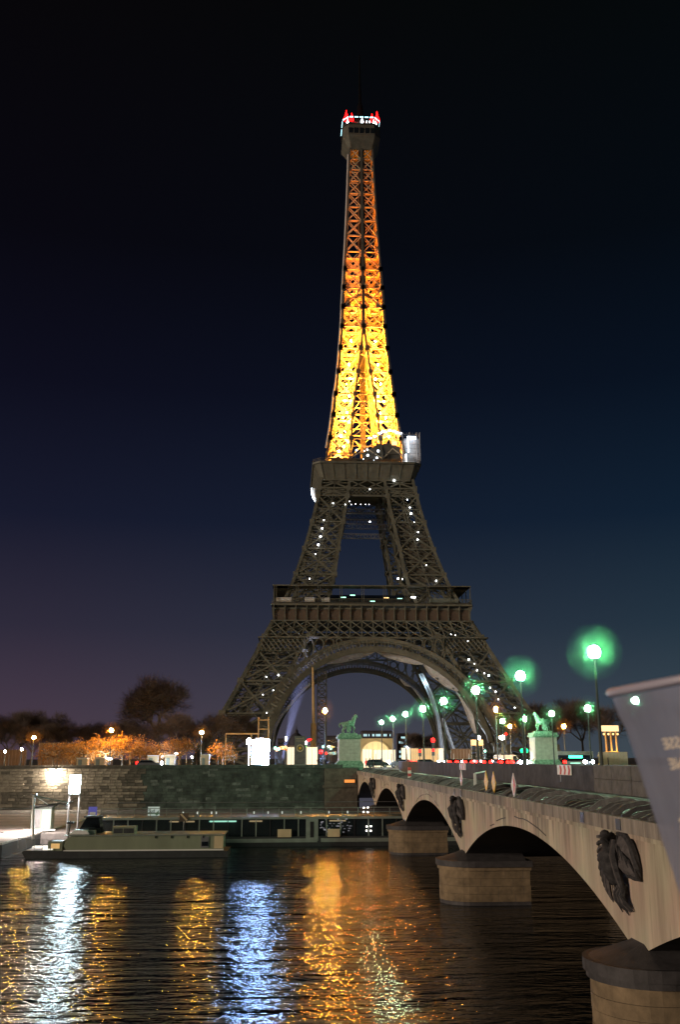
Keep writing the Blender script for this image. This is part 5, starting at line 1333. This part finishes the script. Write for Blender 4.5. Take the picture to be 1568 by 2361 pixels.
MB().box(.9, 2.6, .5, 1.5, .88, 1.02).box(1.9, 2.9, .3, .9, .72, .85).build('deck_light', mat('deck_glow', (.6, .6, .6), emit=(1, .92, .8), es=1.1), bA)
MB().tube([(4, 1, .8), (4.2, 1, 3.3)], .09).box(3.9, 4.5, .9, 1.3, 3.0, 3.2).build('capstan_post', M['black'], bA)
light('boat_lamp', 'POINT', (1.8, .2, 1.6), 5, (1, .9, .75), .1, bA)

bB = thing('cruise_boat', 'long low glass-sided cruise boat with roof deck railings moored against the quay', 'boat', (-21.5, 105.5, WATER))
Lb = 42
MB().prism([(14, -.3), (12.9, .75), (13.2, 1.0), (Lb, 1.0), (Lb, -.3)], 0, 5).build('hull', M['deckd'], bB)
MB().box(15.2, 24.8, -.05, 0, .42, .8).build('hull_band', M['hullg'], bB); MB().box(25.2, Lb, -.05, 0, .44, .82).build('hull_band', M['hullg'], bB)
MB().box(1.5, Lb, .2, 4.8, 2.75, 2.98).build('roof_deck', M['hullg'], bB)
MB().box(1.6, Lb-.1, 3.0, 4.7, .9, 2.74).build('inner_wall', M['deckd'], bB); MB().box(1.6, Lb, .25, 4.7, -.3, 1.0).build('floor', M['deckd'], bB)
for i in range(27):
    x = 1.8+i*1.5; 
    if x > Lb-.6: break
    MB().box(x-.06, x+.06, .25, .37, 1.0, 2.75).build('window_post', M['hullg' if i % 3 else 'black'], bB)
    MB().box(x+.07, x+1.43, .3, .33, 1.02, 2.7).build('window_pane', mat('pane', (.02, .03, .035), .05, 0, 0, 1, 0, alpha=.45) if 'pane' not in M else M['pane'], bB)
    M.setdefault('pane', bpy.data.materials.get('pane'))
MB().box(23.6, 24.9, -.02, .24, .55, 2.75).build('side_door_frame', M['hullg'], bB); MB().box(24.05, 24.45, -.04, -.021, .9, 2.5).build('side_door', M['black'], bB)
for i in range(24):
    x = 2+i*1.7
    if x > Lb: break
    MB().tube([(x, .3, 2.98), (x, .3, 3.9)], .035, 5).build('stanchion', M['hullg'], bB)
for z in (3.45, 3.9): MB().tube([(1.8, .3, z), (Lb, .3, z)], .03, 5).build('handrail', M['hullg'], bB)
MB().tube([(1.8, 4.4, 4.3), (Lb, 4.4, 4.3)], .03, 5).build('handrail', M['steel'], bB)
for i, x in enumerate((10.5, 12.0, 13.5, 14.0, 18, 19.5, 21.0, 23, 26, 28)): MB().box(x, x+.12, .26, .3, 3.3, 3.55).build('deck_lamp', mat('deck_lamp', (.5, .5, .5), emit=(.9, 1, .9), es=.6) if i == 0 else bpy.data.materials['deck_lamp'], bB)
for x, w, mm in ((8.9, 1.0, 'warmwin'), (10.4, 1.2, 'warmwin'), (13.2, 2.9, 'greentube'), (17.5, 1.4, 'warmwin'), (26.2, 1.8, 'warmwin')): MB().box(x, x+w, 2.4, 2.46, 2.35, 2.5).build('ceiling_light', mat('cabin_glow', (.5, .4, .3), emit=(1, .75, .4), es=.9) if mm == 'warmwin' and 'cg' not in M else (M['cg'] if mm == 'warmwin' else E_[mm]), bB); M.setdefault('cg', bpy.data.materials.get('cabin_glow'))
for x, w in ((20.6, 1.45), (25.9, 1.3)): MB().box(x, x+w, -.12, -.06, .95, 1.75).build('banner', M['hoard'], bB)
pm = [mat('interior_glint', (.5, .5, .5), emit=(.95, .9, 1), es=.55)]
for i in range(38):
    x = 25+R.random()**1.3*3.4; z = R.uniform(1.15, 2.65)
    MB().box(x, x+R.uniform(.08, .35), 2.2, 2.25, z, z+R.uniform(.04, .13)).build('glint', pm[0], bB)
for dx, dz in ((-.22, .22), (.22, .25), (-.25, -.2), (.2, -.22)):
    for bx, bz in ((30.3, 1.75), (30.0, 3.65)): MB().ball((bx+dx, -.1, bz+dz), .08, 6, 4).build('warning_light', mat('boat_light', (.8, .8, .8), emit=(1, .9, .85), es=8) if 'bl' not in M else M['bl'], bB); M.setdefault('bl', bpy.data.materials.get('boat_light'))
sb = thing('white_notice_board', 'white notice board with green logo above the cruise boat roof', 'sign', (atY(341, 1868, 109).x, 109, QUAY))
x1 = atY(368, 1868, 109).x-sb.location.x; zb3, zt3 = atY(353, 1882, 109).z-QUAY, atY(353, 1859, 109).z-QUAY
MB().box(0, x1, -.04, .04, zb3, zt3).build('board', mat('notice_white', (.62, .68, .66), .5, emit=(.75, 1, .95), es=.22), sb)
MB().box(0, x1, -.05, -.045, zb3+.28, zb3+.36).build('green_line', M['patina'], sb)
MB().prism([(x1*.62, zt3-.75), (x1*.95, zt3-.35), (x1*.9, zt3-.8), (x1*.75, zt3-.95)], -.052, -.045).build('green_logo', M['patina'], sb)
text('lettering', 'Sud', .5, M['glass'], sb, (x1*.32, -.05, zt3-.45), (PI/2, 0, 0), .004)
for x in (.1, x1-.1): MB().tube([(x, .05, -.5), (x, .05, zb3)], .05).build('pole', M['steel'], sb)
cs = thing('roof_sign', 'small dark square sign with a diagonal stripe on the cruise boat railing', 'sign', (atY(424, 1885, 105.6).x, 105.6, atY(424, 1893, 105.6).z))
MB().box(-.45, .45, -.03, .03, 0, .85).build('board', M['panel'], cs); MB().prism([(-.4, .7), (-.25, .8), (.4, .15), (.25, .05)], -.045, -.032).build('stripe', M['hoard'], cs)
MB().tube([(0, .05, -.9), (0, .05, .1)], .03).build('post', M['steel'], cs)
p = atY(213, 1882, 101)
bs = thing('blue_notice', 'small blue and white notice on a pole behind the barge cabin', 'sign', (p.x, 101, p.z))
MB().box(-.42, .42, -.03, .03, 0, .95).build('board', mat('blue_board', (.10, .10, .4), .5, emit=(.2, .2, .8), es=.25), bs); MB().box(-.3, .3, -.04, -.031, .1, .45).build('white_field', M['white'], bs)
MB().tube([(0, .05, -2), (0, .05, .1)], .03).build('post', M['steel'], bs)
# ------------------------------------------------------------------ right bank parapet and the plastic cup in the foreground
pr = thing('near_parapet', 'stone parapet of the near bank that carries the plastic cup', 'wall', (0, .36, STREET+.1))
MB().box(-3, 2.5, -.11, .12, 0, 1.62).build('wall', M['stone_dk'], pr); MB().box(-3, 2.5, -.125, .125, 1.62, 1.67).build('coping', M['stone'], pr)
cm = bpy.data.materials.new('frosted_plastic'); cm.use_nodes = True; n, l = cm.node_tree.nodes, cm.node_tree.links
n.clear(); out = n.new('ShaderNodeOutputMaterial'); tr = n.new('ShaderNodeBsdfTransparent'); df = n.new('ShaderNodeBsdfDiffuse'); gl = n.new('ShaderNodeBsdfGlossy'); tl = n.new('ShaderNodeBsdfTranslucent')
df.inputs[0].default_value = (.52, .56, .74, 1); tl.inputs[0].default_value = (.52, .56, .74, 1); gl.inputs['Roughness'].default_value = .28; tr.inputs[0].default_value = (.93, .93, .97, 1)
m1 = n.new('ShaderNodeMixShader'); m2 = n.new('ShaderNodeMixShader'); m3 = n.new('ShaderNodeMixShader'); m1.inputs[0].default_value = .45; m2.inputs[0].default_value = .08
co = n.new('ShaderNodeTexCoord'); mp = n.new('ShaderNodeMapping'); mp.inputs['Scale'].default_value = (60, 60, 6); nz = n.new('ShaderNodeTexNoise'); nz.inputs['Scale'].default_value = 1; nz.inputs['Detail'].default_value = 3
r_ = n.new('ShaderNodeMapRange'); r_.inputs[1].default_value = .3; r_.inputs[2].default_value = .7; r_.inputs[3].default_value = .46; r_.inputs[4].default_value = .70
l.new(co.outputs['Object'], mp.inputs[0]); l.new(mp.outputs[0], nz.inputs[0]); l.new(nz.outputs[0], r_.inputs[0])
l.new(df.outputs[0], m1.inputs[1]); l.new(tl.outputs[0], m1.inputs[2]); l.new(m1.outputs[0], m2.inputs[1]); l.new(gl.outputs[0], m2.inputs[2])
l.new(r_.outputs[0], m3.inputs[0]); l.new(tr.outputs[0], m3.inputs[1]); l.new(m2.outputs[0], m3.inputs[2]); l.new(m3.outputs[0], out.inputs[0])
TL = math.radians(10)
topc = Vector((.1378+.0475*math.cos(TL), .40, .0286+.0475*math.sin(TL)))
cup = thing('plastic_cup', 'large translucent plastic cup with reversed pale lettering standing close on the right', 'cup')
Hc = .150; cup.rotation_euler = (0, -TL, 0); cup.location = topc-Vector((-math.sin(TL), 0, math.cos(TL)))*Hc
rb, rt = .0335, .0445
prof = [(0.002, .002), (rb*.96, .002), (rb, .006), (rt-.001, Hc-.018), (rt+.0005, Hc-.012), (rt+.0012, Hc-.004)]
def shell(prof, th=.0008, n=64):
    mb = MB(); pp = prof+[(max(.001, r-th), z+th*.3) for r, z in reversed(prof)]; o = 0
    for r, z in pp:
        for k in range(n): mb.v.append((r*math.cos(2*PI*k/n), r*math.sin(2*PI*k/n), z))
    for i in range(len(pp)-1):
        for k in range(n):
            a, b = i*n+k, i*n+(k+1) % n; mb.f.append((a, b, b+n, a+n))
    return mb
mbs = MB(); n_ = 64
for r, z in prof:
    for k in range(n_): mbs.v.append((r*math.cos(2*PI*k/n_), r*math.sin(2*PI*k/n_), z))
for i in range(len(prof)-1):
    for k in range(n_):
        a, b = i*n_+k, i*n_+(k+1) % n_; mbs.f.append((a, b, b+n_, a+n_))
mbs.build('wall', cm, cup, True)
MB().tube([((rt+.0018)*math.cos(2*PI*k/64), (rt+.0018)*math.sin(2*PI*k/64), Hc-.0018) for k in range(65)], .0018, 8, False).build('rim', mat('cup_rim', (.42, .40, .50), .4, 0, 0, 1, 0), cup, True)
ink = mat('cup_ink', (.85, .76, .64), .6, 0, 0, 1, 0)
def wrap(s, zc, size, a_left, extra=1.0):
    """lettering that reads reversed, as in the photograph"""
    cu = bpy.data.curves.new('lettering', 'FONT'); cu.body = s; cu.size = size; cu.extrude = .0001; cu.align_x = 'LEFT'; cu.align_y = 'CENTER'; cu.offset = size*.012
    o = bpy.data.objects.new('lettering', cu); COL.objects.link(o); dg = bpy.context.evaluated_depsgraph_get(); dg.update()
    me = bpy.data.meshes.new_from_object(o.evaluated_get(dg)); bpy.data.objects.remove(o)
    bm = bmesh.new(); bm.from_mesh(me); bmesh.ops.subdivide_edges(bm, edges=[e for e in bm.edges if e.calc_length() > size*.25], cuts=3); bm.to_mesh(me); bm.free()
    w = max(v.co.x for v in me.vertices)
    for v in me.vertices:
        z = zc+v.co.y; r = rb+(rt-rb)*z/Hc+.0004+v.co.z
        # the word ends at a_left; seen from inside it runs right to left
        a = a_left-(w-v.co.x)/r
        v.co = (r*math.cos(a), -r*math.sin(a), z)
    me.materials.clear(); me.materials.append(ink)
    bm = bmesh.new(); bm.from_mesh(me); bmesh.ops.recalc_face_normals(bm, faces=bm.faces); bm.to_mesh(me); bm.free()
    link('lettering', me, cup)
# angles: pi is the left edge of the cup as seen, pi/2 is the far side
wrap('TERRASSE', .1245, .0060, math.radians(155))
wrap('DE SEINE', .1165, .0060, math.radians(155))
wrap('VEDETTES', .0925, .0076, math.radians(161))
cam_d.dof.use_dof = True; cam_d.dof.focus_distance = 120; cam_d.dof.aperture_fstop = 30
